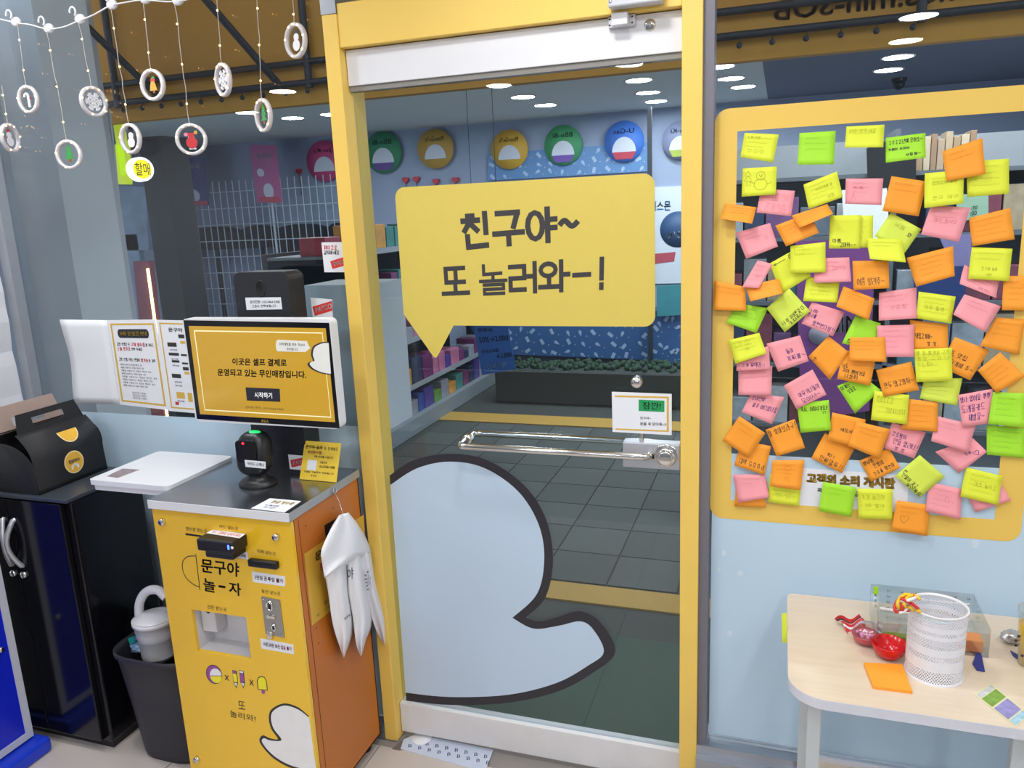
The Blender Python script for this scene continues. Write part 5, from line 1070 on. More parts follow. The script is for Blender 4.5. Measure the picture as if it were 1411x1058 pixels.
# string top pixel, ring centre, ring w, h, motif, label
ORN = [((2, 118), (14, 190), 25, 44, 'snowman', 'ring ornament with a white snowman at the far left'),
       ((24, 34), (39, 137), 28, 43, 'cane', 'ring ornament with a candy cane, second from the left'),
       ((65, 44), (95, 213), 36, 45, 'tree', 'low ring ornament with a thin green tree before the grey pillar'),
       ((109, 32), (129, 140), 38, 47, 'flake', 'ring ornament with a white snowflake before the grey pillar'),
       ((153, 12), (180, 191), 29, 47, 'snowman2', 'ring ornament above the round lit sign'),
       ((197, 4), (210.5, 117), 35, 49, 'bell', 'ring ornament with a red topped golden bell'),
       ((241, 5), (263.7, 192), 47, 49, 'sack', 'wide ring ornament with a red gift sack'),
       ((298, -10), (307.6, 110), 23, 52, 'flake2', 'narrow ring ornament with a white flake in mid window'),
       ((354, -14), (363, 159), 24, 52, 'tree2', 'narrow tilted ring ornament with a small green tree'),
       ((403, -15), (407.6, 56), 33, 55, 'snowman3', 'highest ring ornament beside the yellow post')]
OW, OR_, OG, OB, OGD, OK_ = mat('orn_white', 'E8E8EE', .5), mat('orn_red', 'C8343A', .5), mat('orn_green', '3E9A4E', .5), mat('orn_brown', '9A5A2C', .5), mat('orn_gold', 'D8A84A', .4), mat('orn_dark', '2A2A30', .5)
rd = random.Random(21)
for (sx, sy), (cx_, cy_), wp, hp_, mo_, label in ORN:
    c = at(cx_, cy_, y=OY); top = at(cx_, cy_-hp_/2, y=OY); bot = at(cx_, cy_+hp_/2, y=OY); Rr = (top-bot).length/2*.90
    ratio = max(.25, min(1., wp/hp_)); dv_ = c-CAM; yaw = math.atan2(dv_.y, dv_.x)-math.pi/2 + math.acos(ratio)*(1 if rd.random() < .5 else -1)
    ex = Vector((math.cos(yaw), math.sin(yaw), 0)); ez = Vector((0, 0, 1)); ey = ez.cross(ex)
    t = thing('ring_ornament', label, 'ornament', bot, 'ring ornaments of the light curtain')
    G = lambda u, v, d=0.: c + ex*u*Rr + ez*v*Rr + ey*d
    # ring of rectangular section
    m = MB(); n_ = 40
    for i in range(n_):
        a = 2*math.pi*i/n_
        m.v += [G(math.cos(a)*q, math.sin(a)*q, d_) for q, d_ in ((1.0, -.005), (1.0, .005), (.80, .006), (.80, -.006))]
    for i in range(n_):
        j = (i+1) % n_
        for q in range(4): m.smooth.add(len(m.f)); m.f.append((i*4+q, i*4+(q+1) % 4, j*4+(q+1) % 4, j*4+q))
    rg = m.build('ring', RING, t)
    for a in (90, 62, 118, 10, 170, -40, -110): MB().sphere(G(.9*math.cos(math.radians(a)), .9*math.sin(math.radians(a)), -.006), .0022, 8, 5).build('led', LED, rg)
    def piece(pts, mt, d_, name='motif'): MB().slab([G(u, v, d_) for u, v in pts], ey*.0015).build(name, mt, t)
    el = lambda u, v, a, b, n=14: [(u+a*math.cos(2*math.pi*i/n), v+b*math.sin(2*math.pi*i/n)) for i in range(n)]
    if mo_.startswith('snowman'): piece(el(0, -.25, .34, .32), OW, 0); piece(el(0, .2, .24, .22), OW, .0016); piece([(-.2, .36), (.2, .36), (.12, .62), (-.12, .62)], OR_ if mo_ == 'snowman' else OK_, .0018); piece([(-.26, -.02), (.26, -.02), (.24, .06), (-.24, .06)], OR_, .002)
    elif mo_ == 'cane': 
        MB().tube([G(u, v) for u, v in [(.05, -.55), (.05, .2)] + [(-.13+.18*math.cos(a), .2+.2*math.sin(a)) for a in [i*.4 for i in range(9)]]], .004, 8).build('motif', OW, t); piece(el(.05, .1, .14, .1), OR_, .004)
    elif mo_.startswith('tree'): 
        for v in (-.3, 0, .28): piece([(-.38+.25*(v+.3), v), (.38-.25*(v+.3), v), (0, v+.42)], OG, .0016*(v+.3))
        piece([(-.08, -.5), (.08, -.5), (.08, -.3), (-.08, -.3)], OB, 0); piece(el(.1, -.1, .06, .06, 8), OR_, .003)
    elif mo_.startswith('flake'):
        m = MB()
        for i in range(6):
            a = math.pi*i/3; dv = Vector((math.cos(a), math.sin(a), 0)); pv = Vector((-dv.y, dv.x, 0))
            L_ = lambda s, o: G((dv*s+pv*o).x, (dv*s+pv*o).y)
            stroke(m, [L_(0, 0), L_(.62, 0)], .0055, ey)
            for s_ in (.22, .4): stroke(m, [L_(s_, 0), L_(s_+.17, .17)], .004, ey); stroke(m, [L_(s_, 0), L_(s_+.17, -.17)], .004, ey)
        solid(m, 'motif', OW, t, .002)
    elif mo_ == 'bell': piece([(-.3, -.35), (.3, -.35), (.22, .0), (.12, .22), (-.12, .22), (-.22, 0)], OGD, 0); piece(el(0, -.42, .1, .1), OB, .001); piece(el(0, .28, .2, .14), OR_, .0016); piece([(-.2, .42), (.0, .34), (.22, .45), (.05, .55)], OG, .002)
    elif mo_ == 'sack': piece(el(0, -.2, .36, .36), OR_, 0); piece([(-.16, .12), (.16, .12), (.24, .4), (-.22, .42)], OR_, .0005); piece([(-.2, .08), (.2, .08), (.2, .18), (-.2, .18)], OW, .002); piece(el(-.32, .32, .14, .12), mat('orn_pink', 'D88AA8', .5), .001); piece([(.18, .3), (.42, .34), (.4, .55), (.2, .5)], OGD, .001); piece([(-.22, -.62), (.24, -.62), (.2, -.5), (-.2, -.5)], OW, .002)
    # wire with lights
    a_ = at(sx, sy, y=OY); b_ = G(0, 1.0)
    L_ = (a_-b_).length; nn = max(3, int(L_/.03)); P = []
    for i in range(nn+1): P.append(a_.lerp(b_, i/nn)+Vector((rd.uniform(-.0025, .0025), 0, 0)))
    P[-1] = b_; wr_ = MB().tube(P, .0011, 5).build('wire', WIRE, t)
    nl = max(2, int(L_/.085))
    for i in range(nl):
        q = a_.lerp(b_, (i+.5)/nl); MB().sphere(q+Vector((0, -.001, 0)), .0024, 8, 5).build('led', LED, wr_)
# ------------------------------------------------------------------ beyond the glass
FF = mat('paving_bed', '353C3A', .8, var=.1)
fb = struct(bx('floor_beyond', (-6.3, .101, -.12), (2.7, 5.8, -.006), FF), 'dark paved floor beyond the door', 'floor')
bx('green_mat', (-1.6, .13, -.0058), (-.05, .80, 0), mat('dark_green_mat', '2F4C3E', .8, var=.12, scale=40), fb)
bx('tactile_strip', (-2.6, 1.03, -.0058), (.4, 1.19, .002), mat('tactile_yellow', 'B48F3A', .7, var=.1), fb)
bx('tactile_strip', (-3.4, 3.72, -.0058), (.4, 3.98, .002), mat('tactile_yellow', 'B48F3A', .7, var=.1), fb)
PAV = [mat('paver_grey_a', '4A524F', .75, var=.1, scale=20), mat('paver_grey_b', '434B48', .75, var=.1, scale=20)]
pm = {}
for i in range(8):
    for j in range(8):
        x0_, y0_ = -2.55+i*.31, 1.21+j*.31
        if j > 7: continue
        o = MB().box((0, 0, 0), (.302, .302, .006)).build('paver', PAV[(i*7+j*3) % 2], None, (0, 0, 0)) if (i*7+j*3) % 2 not in pm else None
        k_ = (i*7+j*3) % 2
        if o is None: o = pm[k_].copy(); COL.objects.link(o)
        else: pm[k_] = o
        o.parent = fb; o.location = Vector((x0_, y0_, -.0058)) - WORLD[fb.name]
xs_ = at(1052, 95, z=2.5).x
struct(bx('ceiling_beyond', (-6.3, 1.26, 2.5), (xs_, 5.8, 2.6), mat('soffit_grey', 'DDE3DE', .8, var=.03)), 'light grey soffit beyond the door', 'ceiling')
struct(bx('ceiling_beyond_dark', (xs_, 1.26, 2.5), (2.7, 5.8, 2.6), mat('slate_ceiling', '6C7688', .8, var=.03)), 'slate grey ceiling beyond the right window', 'ceiling')
struct(bx('wall_beyond', (-6.3, 5.62, 0), (2.7, 5.8, 2.5), mat('pale_blue_wall', '93A0B8', .8, var=.03)), 'pale blue back wall beyond the door', 'wall')
struct(bx('wall_beyond_left', (-6.4, 2.6, 0), (-6.3, 5.8, 2.6), mat('pale_blue_wall', '93A0B8', .8)), 'pale wall far left beyond the window', 'wall')
struct(bx('wall_beyond_right', (2.7, 3.0, 0), (2.8, 5.8, 2.6), mat('pale_blue_wall', '93A0B8', .8)), 'pale wall far right beyond the window', 'wall')
for x, y in FAR_SPOTS: downlight(x, y, DIFFF, 'round white LED downlight in the soffit beyond the glass', 'downlights beyond the glass')
# awning valance with frame and festoon bulbs
t = thing('awning', 'yellow awning valance on a dark tube frame outside the windows', 'awning', (-1.2, 1.2, 2.14))
bx('valance', (-6.3, 1.2, 2.138), (2.7, 1.25, 3.05), mat('awning_yellow', 'C08A2C', .7, var=.06, scale=5), t)
RS = mat('awning_canvas', 'C9A050', .8, var=.06, scale=5)
nt = RS.node_tree; tl_ = nt.nodes.new('ShaderNodeBsdfTranslucent'); tl_.inputs[0].default_value = (.55, .42, .2, 1); mx_ = nt.nodes.new('ShaderNodeMixShader'); mx_.inputs[0].default_value = .6
nt.links.new(nt.nodes['Principled BSDF'].outputs[0], mx_.inputs[1]); nt.links.new(tl_.outputs[0], mx_.inputs[2]); nt.links.new(mx_.outputs[0], nt.nodes['Material Output'].inputs[0])
bx('roof_sheet', (-6.3, .125, 3.05), (2.7, 1.25, 3.055), RS, t)
TB = mat('dark_blue_tube', '2B3038', .5, .3)
for z in (2.222, 2.305): MB().tube([(-6.2, 1.17, z), (2.6, 1.17, z)], .014, 8).build('rail_tube', TB, t)
for x in (-3.0, -1.95, .42, 1.5): MB().tube([(x, 1.17, 2.2), (x, 1.17, 3.04)], .016, 8).build('strut_tube', TB, t)
for x in (-2.75, -2.1): MB().tube([(x, 1.16, 2.23), (x-.25, .3, 3.03)], .016, 8).build('strut_tube', TB, t)
for i in range(34):
    x = -3.3+i*.112
    if -1.2 < x < -.28: continue
    b_ = MB().sphere((x, 1.16, 2.186), .011, 8, 6).build('festoon_bulb', TB, t); MB().tube([(x+.004, 1.165, 2.21), (x, 1.16, 2.195)], .002, 5).build('bulb_cap', TB, b_)
m = MB(); text_on(m, 'mos.min-SOB', quad_fn([(-.05, 1.198, 2.33), (.55, 1.198, 2.33), (.55, 1.198, 2.26), (-.05, 1.198, 2.26)]), 0, 0, 1, 1, .02, True); m.build('show_through_lettering', mat('faint_brown_print', '8A6628', .7), t)
# round name discs on the far wall
WD = 5.575
def disc(px, py, rpx, hexc, name, label, band=None, y=WD, r=None):
    c = at(px, py, y=y); r = r or (at(px+rpx, py, y=y)-c).length
    t = thing('name_disc', label, 'wall disc', c-Vector((0, 0, r)), 'round name discs on the far wall')
    MB().lathe([(.0001, -.012), (r, -.012), (r, .016)], c, 'y', 40).build('disc', mat('disc_'+hexc, hexc, .6, var=.04), t)
    P = [(c.x+.6*r*math.cos(a), y-.0125, c.z-.5*r+.72*r*math.sin(a)) for a in [math.pi*i/16 for i in range(17)]]
    MB().slab(P, (0, -.004, 0)).build('pale_patch', mat('disc_pale', 'C8CEDA', .6), t)
    if band: MB().slab([(c.x-.6*r, y-.0128, c.z-.5*r), (c.x+.6*r, y-.0128, c.z-.5*r), (c.x+.42*r, y-.0128, c.z-.85*r), (c.x-.42*r, y-.0128, c.z-.85*r)], (0, -.004, 0)).build('band', mat('band_'+band, band, .6), t)
    f_ = quad_fn([(c.x-.52*r, y-.014, c.z+.62*r), (c.x+.52*r, y-.014, c.z+.62*r), (c.x+.52*r, y-.014, c.z+.38*r), (c.x-.52*r, y-.014, c.z+.38*r)])
    m = MB(); text_on(m, name, f_, 0, 0, 1, 1, .01, True); m.build('lettering', INK, t)
disc(528, 210, 25, '3D8A62', 'BBo-Bi', 'green round disc at the far left of the door view', '5C3F88')
disc(600, 205, 24.5, 'C09A48', 'Moon-Gu-Ya', 'ochre round disc second in the door view')
disc(702, 206, 25, 'D0A43A', 'Moon-Gu-Ya', 'ochre round disc at the edge of the blue poster')
disc(776, 200, 26, '3F9460', 'BBo-Bi', 'green round disc over the blue poster', '6A4AA0')
disc(860, 195, 27.5, '3E72C8', 'U-Gas', 'blue round disc over the blue poster', 'B0384A')
disc(938, 193, 26, '7E86A4', 'Tta-Ki', 'grey violet disc cut by the right post', '9AA840')
disc(447, 222, 24, 'C84A80', 'Jo-Ki', 'pink disc beside the yellow post in the left window', None)
for i, (px, py) in enumerate(((503, 243), (558, 248), (573, 247), (600, 250), (627, 248), (411, 236))):
    c = at(px, py, y=5.585); s = .037
    P = [(c.x+s*1.0*(16*math.sin(a)**3)/16, 5.585, c.z+s*(13*math.cos(a)-5*math.cos(2*a)-2*math.cos(3*a)-math.cos(4*a))/16) for a in [2*math.pi*k/24 for k in range(24)]]
    t = thing('heart_pick', f'small red heart on the far wall, {["second", "third", "fourth", "fifth", "sixth", "first"][i]} from the left', 'heart ornament', c-Vector((0, 0, .2)), 'red hearts above the far shelf')
    MB().slab(P, (0, .03, 0)).build('heart', mat('heart_red', 'B8283C', .5), t); MB().tube([c+Vector((0, .012, -.03)), c+Vector((.004, .012, -.25))], .004, 6).build('stem', INK, t)
# blue ice cream print panels
def patterned(name, label, quad, y, base, n, cat, seed):
    t = thing(name, label, cat, sum(pq(quad, 0, y=y), Vector())/4)
    if cat == 'freezer':
        Q = pq(quad, 0, y=y); bx('chest', (min(q.x for q in Q), y+.0205, 0), (max(q.x for q in Q), 5.61, max(q.z for q in Q)), mat('freezer_body', '3A4048', .5), t)
    px_slab(MB(), quad, -.02, 0, y=y).build('panel', mat(name+'_base', base, .5, var=.1, scale=3), t)
    f_ = quad_fn(pq(quad, .002, y=y)); rd = random.Random(seed); m = MB(); L = (f_(1, 0)-f_(0, 0)).length; Hh_ = (f_(0, 1)-f_(0, 0)).length
    cnt = 0; cells = max(1, int(n**.5*1.8)); rws = max(1, n//cells)
    for i in range(cells):
        for j in range(rws):
            u = (i+.5+rd.uniform(-.25, .25))/cells; v = (j+.5+rd.uniform(-.25, .25))/rws; c = f_(u, v); a = rd.uniform(.2, 1.2)*rd.choice((-1, 1)); s = .028
            if rd.random() < .6: P = [(-.55, -1), (.55, -1), (.55, 1), (-.55, 1)]
            else: P = [(0, -1.2), (.55, .2), (.4, .8), (0, 1), (-.4, .8), (-.55, .2)]
            m.slab([c+Vector((s*(x*math.cos(a)-z*math.sin(a)), 0, s*(x*math.sin(a)+z*math.cos(a)))) for x, z in P], (0, -.001, 0))
            q = f_(min(.98, u+.4/cells), min(.95, v+.3/rws)); m.lathe([(.0001, 0), (.006, 0)], q+Vector((0, -.001, 0)), 'y', 8)
    m.build('ice_print', mat('ice_print_pale', '9FB8D8', .5), t); return t
patterned('blue_wall_poster', 'blue poster with scattered pale ice cream print high on the far wall', [(672, 212), (893, 196), (893, 236), (672, 249)], 5.592, '5A84B4', 40, 'poster', 3)
patterned('ice_cream_freezer', 'blue freezer front with pale ice cream print under the speech bubble', [(640, 436), (895, 440), (895, 496), (668, 487)], 5.2, '355F94', 48, 'freezer', 5)
patterned('ice_cream_freezer', 'blue printed freezer front right of the dark divider', [(899, 428), (945, 428), (945, 505), (899, 500)], 5.1, '355F94', 12, 'freezer', 6)
p = at(896, 350, y=5.05); tag(bx('divider_post', (p.x-.018, 5.03, 0), (p.x+.018, 5.065, 2.45), mat('dark_divider', '2C3036', .5)), 'slim dark divider post between the freezers', 'post')
t = thing('ice_shop_poster', 'white poster with blue letters between the bubble and the right post', 'poster', at(920, 390, y=5.60))
px_slab(MB(), [(896, 258), (944, 256), (944, 390), (896, 391)], -.02, 0, y=5.60).build('sheet', mat('poster_white', 'CDD6E0', .5), t)
m = MB(); px_text(m, '아이스몬', [(886, 278), (924, 276), (924, 290), (886, 292)], .004, .02, y=5.60); m.build('lettering', mat('poster_blue_letters', '4E96C8', .5), t)
c = at(934, 316, y=5.60); MB().lathe([(.0001, -.004), (.165, -.004), (.165, 0)], c, 'y', 32).build('blue_spot', mat('poster_spot', '2C4E78', .5), t)
m = MB(); px_text(m, '-010', [(917, 320), (938, 318), (938, 328), (917, 330)], .008, .02, y=5.60); m.build('spot_lettering', mat('poster_pale_letters', 'A8BCD0', .5), t)
px_slab(MB(), [(898, 350), (931, 347), (929, 360), (898, 364)], .003, 0, y=5.60).build('red_band', mat('poster_red', 'B04A58', .5), t)
tag(MB().slab(pq([(905, 394), (938, 392), (938, 434), (905, 436)], 0, y=5.05), (0, .02, 0)).build('teal_poster', mat('teal_poster', '3E8A94', .5, var=.25, scale=12)), 'teal poster below the white one beside the right post', 'poster')
t = thing('price_poster', 'hanging blue price poster under the bubble tip', 'poster', at(680, 512, y=3.0))
bq = [(652, 448), (699, 446), (711, 508), (664, 517)]
px_slab(MB(), bq, -.004, 0, y=3.0).build('sheet', mat('price_blue', '2E66B4', .5, var=.08), t); f_ = quad_fn(pq(bq, .003, y=3.0))
m = MB(); text_on(m, '쭈쭈바', f_, .1, .06, .55, .16, .01); text_on(m, '50%→2,000', f_, .1, .24, .95, .38, .01); text_on(m, '아이스크림', f_, .1, .5, .6, .58, .01); text_on(m, '→3,000', f_, .5, .62, .95, .74, .01); m.build('price_text', mat('navy_text', '16284C', .5), t)
m = MB(); text_on(m, '아이스몬', f_, .2, .8, .75, .93, .02); m.build('name_text', mat('pale_text', '9FBCE0', .5), t)
for u in (.15, .85): MB().tube([f_(u, .02), Vector((f_(u, .02).x, 3.0, 2.5))], .002, 5).build('cord', INK, t)
# low planter and bench in the dark
t = thing('low_planter', 'long dark green planter box in the street beyond the door', 'planter', (-1.4, 4.7, 0))
bx('trough', (-2.35, 4.35, 0), (-.3, 4.75, .30), mat('planter_dark', '2E3632', .7), t, .02)
m = MB(); rd = random.Random(8)
for i in range(260): m.sphere((-2.3+rd.random()*1.95, 4.38+rd.random()*.34, .30+rd.random()*.03), .024, 5, 4)
g_ = m.build('foliage', mat('dark_foliage', '24402C', .8, var=.3), t); g_['kind'] = 'stuff'
# shelf unit on the left of the street view
t = thing('gondola_shelf', 'long shelf unit of toys receding on the left beyond the door', 'shelf unit', (-2.85, 4.0, 0))
SHM = mat('shelf_grey', '6E767E', .5); 
bx('back_panel', (-3.12, 2.3, .05), (-3.08, 5.1, 1.44), mat('shelf_back', '20242A', .6), t)
bx('kick_board', (-3.08, 2.3, 0), (-2.62, 5.1, .12), mat('kick_grey', '7F8A90', .5), t)
levels = [.34, .70, 1.05, 1.40]
for z in levels:
    b_ = bx('shelf_board', (-3.08, 2.3, z), (-2.66, 5.1, z+.018), SHM, t); bx('price_rail', (-2.66, 2.3, z-.008), (-2.652, 5.1, z+.03), mat('rail_grey', '8C949A', .4), b_)
GC = ['4A3A86', 'A83848', '2E4C94', 'C08A3A', '6A2E5A', '3C7A74', '8A8A94', 'B06A88', '28304E', '5A8A3A']
CN = {'4A3A86': 'indigo', 'A83848': 'crimson', '2E4C94': 'blue', 'C08A3A': 'ochre', '6A2E5A': 'plum', '3C7A74': 'teal', '8A8A94': 'grey', 'B06A88': 'pink', '28304E': 'navy', '5A8A3A': 'green',
      'A8B4BC': 'pale grey', 'C8CCD0': 'white', '6E7A86': 'slate', '8A4A58': 'maroon', '3A4A6A': 'dark blue', 'B8A88A': 'beige', '7E5A8A': 'violet', '90989E': 'light grey', '2E343C': 'black', '5E8A98': 'sea blue'}
ORDN = ORD + ['tenth', 'eleventh', 'twelfth', 'thirteenth', 'fourteenth', 'fifteenth', 'sixteenth', 'seventeenth', 'eighteenth', 'nineteenth', 'twentieth', 'twenty-first', 'twenty-second', 'twenty-third', 'twenty-fourth', 'twenty-fifth', 'twenty-sixth', 'twenty-seventh', 'twenty-eighth', 'twenty-ninth', 'thirtieth']
rd = random.Random(12)
for li, z in enumerate([.12]+levels):
    y = 2.35; k_ = 0
    while y < 5.0:
        w_ = rd.uniform(.10, .2); h_ = rd.uniform(.08, .22); c_ = rd.choice(GC); d_ = rd.uniform(.12, .2)
        tag(bx('toy_package', (-2.68-d_, y, z+(.0185 if z > .13 else .0005)), (-2.68, y+w_-.012, z+h_), mat('pack_'+c_, c_, .35, var=.55, scale=14), None, .004), f'{CN[c_]} toy package, {ORDN[k_]} from the near end on the {["bottom", "second", "third", "fourth", "top"][li]} level of the far shelf', 'package', 'toy packages on the far shelf unit'); y += w_; k_ += 1
# ---- seen through the left window
def pxbox(px0, px1, pyref, y, dep, z0, z1): 
    a_, b_ = at(px0, pyref, y=y).x, at(px1, pyref, y=y).x; return (a_, y, z0), (b_, y+dep, z1)
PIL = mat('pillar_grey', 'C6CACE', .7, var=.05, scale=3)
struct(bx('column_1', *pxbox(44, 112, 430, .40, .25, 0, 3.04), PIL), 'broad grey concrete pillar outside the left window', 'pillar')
struct(bx('column_2', *pxbox(114, 139, 430, .72, .2, 0, 3.04), mat('pillar_mid_grey', 'B4B8BE', .7)), 'narrow grey pillar behind the broad one', 'pillar')  # even grey, slightly darker than the broad pillar
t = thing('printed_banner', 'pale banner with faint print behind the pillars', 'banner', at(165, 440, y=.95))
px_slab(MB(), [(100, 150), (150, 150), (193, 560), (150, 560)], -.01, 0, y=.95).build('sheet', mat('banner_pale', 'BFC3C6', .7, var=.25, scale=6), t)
m = MB(); px_stroke(m, ell(155, 400, 13, 16)+[ell(155, 400, 13, 16)[0]], .014, .002, y=.95); m.build('ring_print', mat('faint_red', '9A6A6E', .7), t)
tag(MB().slab(pq([(158, 199), (170.5, 199), (174.5, 254), (163, 254)], 0, y=1.30), (0, .04, 0)).box((at(160, 199, y=1.3).x, 1.3, 1.9), (at(170, 199, y=1.3).x, 1.33, 3.049)).build('lime_sign_panel', mat('lime_lit', 'C2D420', .5, var=.03, emit=.35)), 'lime green lit panel beside the round sign', 'sign')
t = thing('round_lit_sign', 'round lit sign with yellow face outside the left window', 'sign', at(192, 252, y=1.2))
c = at(190, 234, y=1.2); RZ = Matrix.Rotation(math.radians(66), 3, 'Z')
def turned(mb):
    mb.v = [c+RZ @ (v-c) for v in mb.v]; return mb
r_ = (at(190, 250.5, y=1.2)-c).length
turned(MB().lathe([(.0001, -.05), (r_*.98, -.05), (r_, -.045), (r_, .0), (.0001, .0)], c, 'y', 32)).build('drum', mat('sign_white_lit', 'F4F4F0', .4, emit=1.3), t)
turned(MB().lathe([(.0001, -.052), (r_*.78, -.052), (r_*.78, -.0502)], c, 'y', 32)).build('face', mat('sign_yellow_lit', 'F2E21C', .4, emit=1.0), t)
MB().tube([c+Vector((-.02, .01, r_*.9)), Vector((c.x-.02, c.y+.01, 2.139))], .012, 8).build('bracket', BLK, t)
m = MB(); text_on(m, '할매', quad_fn([c+Vector((-.035, -.055, .03)), c+Vector((.035, -.055, .03)), c+Vector((.035, -.055, -.03)), c+Vector((-.035, -.055, -.03))]), 0, 0, 1, 1, .01); turned(m).build('lettering', mat('sign_brown', '7A5A1C', .5), t)
tag(MB().slab(pq([(183, 360), (205, 360), (255, 862), (236, 862)], 0, y=1.5), (0, .04, 0)).build('maroon_panel', mat('maroon_panel', '8A4A58', .6, var=.15, scale=8)), 'maroon panel low outside the left window', 'panel')
tag(MB().tube([at(203.5, 370, y=1.492), at(213, 440, y=1.492), at(232.5, 590, y=1.492)], .007, 8).build('light_tube', mat('neon_warm', 'FFF08A', .4, var=0, emit=5)), 'thin glowing yellow light tube outside the left window', 'light tube')
tag(MB().slab(pq([(150, 255), (200, 258), (205, 345), (162, 345)], 0, y=2.2), (0, .04, 0)).box((at(165, 300, y=2.2).x, 2.2, 0), (at(185, 300, y=2.2).x, 2.24, 1.6)).build('street_poster', mat('street_poster', '6C8098', .6, var=.6, scale=9)), 'blue and white poster board behind the round sign', 'poster')
struct(bx('column_3', *pxbox(212, 244, 350, 1.7, .2, 0, 2.13), mat('dark_post', '23282C', .7)), 'dark upright post right of the round sign', 'pillar')
# wire grid rack
t = thing('wire_grid_rack', 'white wire grid rack beyond the left window', 'wire rack', at(350, 430, y=5.2))
a_, b_ = at(236, 300, y=5.2), at(470, 300, y=5.2); z0_, z1_ = at(350, 440, y=5.2).z, at(350, 247, y=5.2).z
m = MB(); WM = mat('white_wire', 'A9B4BE', .4)
x = a_.x
while x < b_.x: m.tube([(x, 5.2, z0_), (x, 5.2, z1_)], .005, 5); x += .085
z = z0_
while z < z1_: m.tube([(a_.x, 5.2, z), (b_.x, 5.2, z)], .0055, 5); z += .17
m.build('wires', WM, t)['kind'] = 'stuff'
for x in (a_.x, (a_.x+b_.x)/2+.25, b_.x): MB().tube([(x, 5.21, 0), (x, 5.21, z1_+.03)], .014, 8).build('upright', WM, t)
def hang(name, label, q4, y, base, patch, txt, trim):
    t = thing(name, label, 'poster', sum(pq(q4, 0, y=y), Vector())/4)
    px_slab(MB(), q4, -.004, 0, y=y).build('sheet', mat(name+'_c', base, .6, var=.06), t); f_ = quad_fn(pq(q4, .003, y=y))
    m = MB(); text_on(m, txt, f_, .2, .14, .8, .24, .02); P = [f_(.3+.14*math.cos(a), .48+.07*math.sin(a)) for a in [i*.5 for i in range(13)]]; m.add(P, [tuple(range(len(P)))])
    P = [f_(.52+.2*math.cos(a), .8+.14*math.sin(a)) for a in [i*.5 for i in range(13)]]; m.add(P, [tuple(range(len(P)))]); m.build('pale_print', mat('pale_print', 'B8BCCC', .6), t)
    m = MB(); rect_on(m, f_, .12, .9, .95, .99, .001); m.build('red_foot', mat('poster_red', 'B04A58', .5), t)
hang('navy_poster', 'navy poster hanging on the wire rack', [(238, 217), (283, 216), (289, 283), (246, 284)], 5.19, '2C3A78', None, '겨울방학', None)
hang('pink_poster', 'pink poster hanging on the wire rack', [(343, 199), (380, 200), (389, 279), (354, 279)], 5.19, 'A85A88', None, '스탬프판', None)
for i, (px0, px1, py0, py1) in enumerate(((262, 328, 311, 345), (333, 379, 309, 342), (385, 448, 307, 366), (456, 480, 306, 366))):
    A_, B_ = at(px0, py1, y=5.40), at(px1, py0, y=5.40); w_ = B_.x-A_.x
    P = [(A_.x, A_.z), (B_.x, A_.z)] + [(A_.x+w_/2+w_/2*math.cos(a), B_.z-.07+.07*math.sin(a)) for a in [math.pi*k/12 for k in range(13)]]
    lab = ['black rounded chair back left of three behind the wire rack', 'black rounded chair back in the middle behind the wire rack', 'tall black chair back below the pink disc', 'black chair back cut by the yellow post'][i]
    t = thing('chair_back', lab, 'chair', (A_.x+w_/2, 5.43, 0)); MB().slab([(x, 5.40, z) for x, z in P], (0, .07, 0)).build('backrest', mat('black_mesh', '14161B', .7), t)
    MB().tube([(A_.x+w_/2, 5.44, A_.z), (A_.x+w_/2, 5.44, 0)], .03, 8).build('pedestal', BLK, t)
t = thing('tagged_shelf', 'white shelf rail with yellow price tags beyond the left window', 'shelf', at(390, 396, y=4.9))
px_slab(MB(), [(322, 391), (486, 378), (487, 388), (323, 402)], -.2, 0, y=4.9).build('shelf_rail', mat('rail_white', 'A0A8B0', .5), t)
for px in (326, 480):
    p = at(px, 395, y=4.98); MB().box((p.x, 4.98, 0), (p.x+.04, 5.02, p.z)).build('upright', WM, t)
for px in (363, 405, 440, 470): px_slab(MB(), [(px-5, 389-(px-363)*.08), (px+5, 388-(px-363)*.08), (px+5, 396-(px-363)*.08), (px-5, 397-(px-363)*.08)], .004, 0, y=4.9).build('price_tag', mat('tag_yellow', 'B8A02C', .5), t)
tag(bx('equipment_box', *pxbox(426, 520, 470, .16, .2, .98, at(450, 393, y=.16).z), mat('pale_grey_metal', 'BFC8CE', .5, var=.04)), 'pale grey equipment box outside behind the kiosk', 'equipment box')

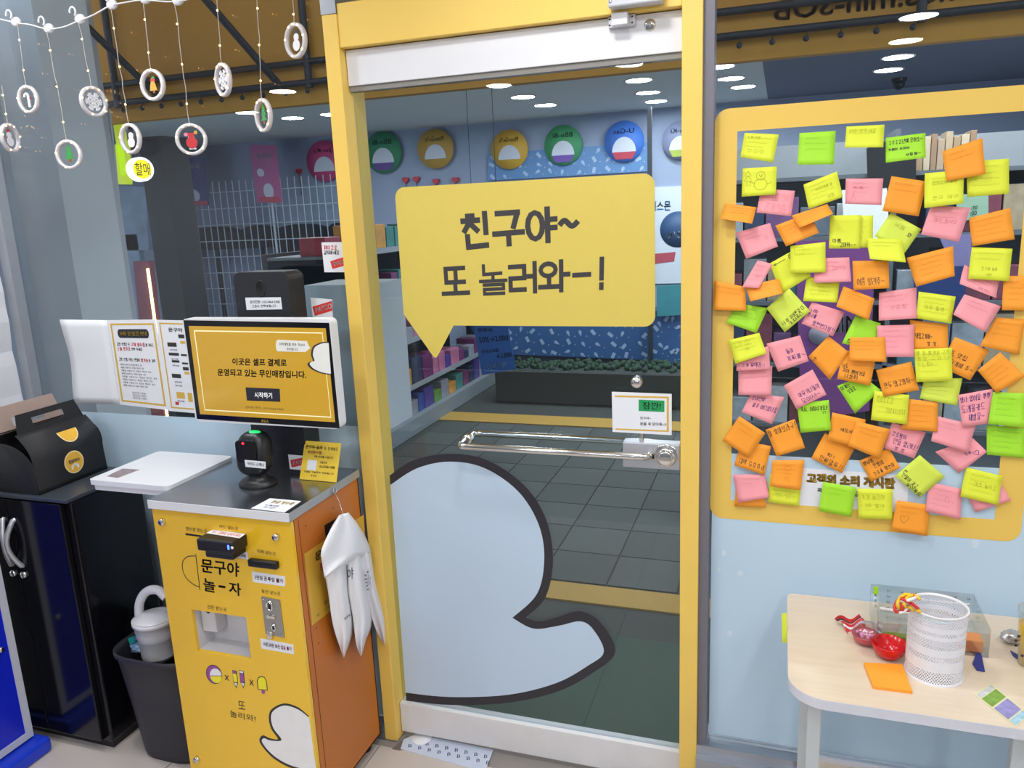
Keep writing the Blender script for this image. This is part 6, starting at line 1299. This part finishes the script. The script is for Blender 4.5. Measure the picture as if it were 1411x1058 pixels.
# ---- seen through the right window, behind the notes
t = thing('display_shelf', 'shelf of mixed goods outside behind the sticky notes', 'shelf unit', (.35, 2.1, 0))
bx('back_panel', (-.4, 2.32, .1), (1.35, 2.35, 1.9), mat('shelf_back_pale', 'A4ACB2', .6), t)
for z in (.55, .85, 1.15, 1.45, 1.72): bx('shelf_board', (-.4, 1.98, z), (1.35, 2.32, z+.018), SHM, t)
for x in (-.42, .46, 1.35): bx('upright', (x, 1.98, 0), (x+.02, 2.32, 1.92), SHM, t)
rd = random.Random(31)
GC2 = ['A8B4BC', 'C8CCD0', '6E7A86', '8A4A58', '3A4A6A', 'B8A88A', '7E5A8A', '90989E', '2E343C', '5E8A98']
for li, z in enumerate((.568, .868, 1.168, 1.468)):
    x = -.395; k_ = 0
    while x < 1.3:
        w_ = rd.uniform(.07, .16); h_ = rd.uniform(.10, .24); c_ = rd.choice(GC2)
        if not (.44 < x+w_ and x < .49) and x+w_ < 1.345: tag(bx('goods_box', (x, 2.0, z+.0005), (x+w_-.008, 2.0+rd.uniform(.1, .25), z+h_), mat('good_'+c_, c_, .45, var=.5, scale=20), None, .003), f'{CN[c_]} box, {ORDN[k_]} from the left on the {["lowest", "second", "third", "top"][li]} shelf behind the notes', 'box', 'boxes behind the sticky notes'); k_ += 1
        x += w_
BKC = ['C8B496', 'B89C7C', 'D4C4A8', 'A88A70', 'C0A890']
x = at(1252, 230, y=2.05).x
for i in range(9):
    w_ = rd.uniform(.022, .034); h_ = rd.uniform(.13, .16)
    tag(bx('book', (x, 2.02, 1.7385), (x+w_-.003, 2.15, 1.7385+h_), mat('book_'+BKC[i % 5], BKC[i % 5], .6, var=.1), None, .002), f'tan book, {ORDN[i]} from the left in the row behind the highest orange note', 'book', 'row of tan books outside'); x += w_
t = thing('purple_poster', 'tall purple poster outside behind the middle notes', 'poster', at(1150, 580, y=1.972))
pp = [(1096, 332), (1206, 330), (1198, 566), (1104, 580)]
px_slab(MB(), pp, -.006, 0, y=1.972).build('sheet', mat('poster_purple', '8A4A92', .6, var=.06), t); f_ = quad_fn(pq(pp, .004, y=1.972))
m = MB(); text_on(m, 'SIMP', f_, .45, .42, .98, .52, .03); m.build('lettering', mat('poster_sage', '9AA892', .6), t)
c = f_(.28, .52); MB().lathe([(.0001, -.002), (.045, -.002), (.045, 0)], c, 'y', 24).build('round_badge', mat('badge_grey', 'A8A4B4', .6), t)
tag(MB().slab(pq([(1258, 372), (1330, 365), (1332, 425), (1262, 428)], 0, y=1.972), (0, .006, 0)).build('navy_street_poster', mat('poster_navy', '26407C', .6, var=.25, scale=9)), 'navy poster with pale shapes behind the wide orange note', 'poster')
tag(MB().slab(pq([(1294, 326), (1338, 322), (1340, 366), (1312, 367)], 0, y=1.972), (0, .006, 0)).build('lilac_poster', mat('poster_lilac', '8E88B8', .6, var=.2, scale=9)), 'lilac poster strip above the navy one', 'poster')
tag(MB().slab(pq([(1160, 262), (1222, 258), (1226, 330), (1164, 332)], 0, y=1.972), (0, .006, 0)).build('white_street_sheet', mat('sheet_glow', 'E6EAEC', .6, emit=.25)), 'bright white sheet with added glow behind the second row of notes', 'sheet')  # glow put into the sheet's own material
t = thing('hours_sheet', 'mint green opening hours sheet behind the right hand notes', 'sheet', at(1340, 300, y=1.972))
px_slab(MB(), [(1318, 268), (1362, 266), (1362, 302), (1318, 304)], -.004, 0, y=1.972).build('sheet', mat('sheet_mint', 'A8CDB0', .6), t)
m = MB(); px_text(m, ':30', [(1338, 284), (1347, 283), (1347, 288), (1338, 289)], .003, .01, y=1.972); px_text(m, ':00', [(1337, 291), (1346, 290), (1346, 296), (1337, 297)], .003, .01, y=1.972); m.build('lettering', INK, t)
t = thing('black_hood', 'black rounded hood shape behind the top row of notes', 'chair', at(1230, 260, y=1.972))
px_slab(MB(), [(1196, 262), (1194, 205), (1205, 196), (1250, 194), (1262, 202), (1262, 255)], -.006, 0, y=1.972).build('shell', mat('hood_black', '25272C', .6), t)
t = thing('security_camera', 'small dark dome camera on the slate ceiling', 'camera', at(1239, 113, z=2.44))
c = at(1239, 108, z=2.5); MB().lathe([(.0001, -.085), (.03, -.075), (.045, -.05), (.045, -.03), (.055, -.028), (.055, 0)], (c.x, c.y, 2.5), 'z', 20).build('dome', mat('camera_black', '1A1C20', .3), t)
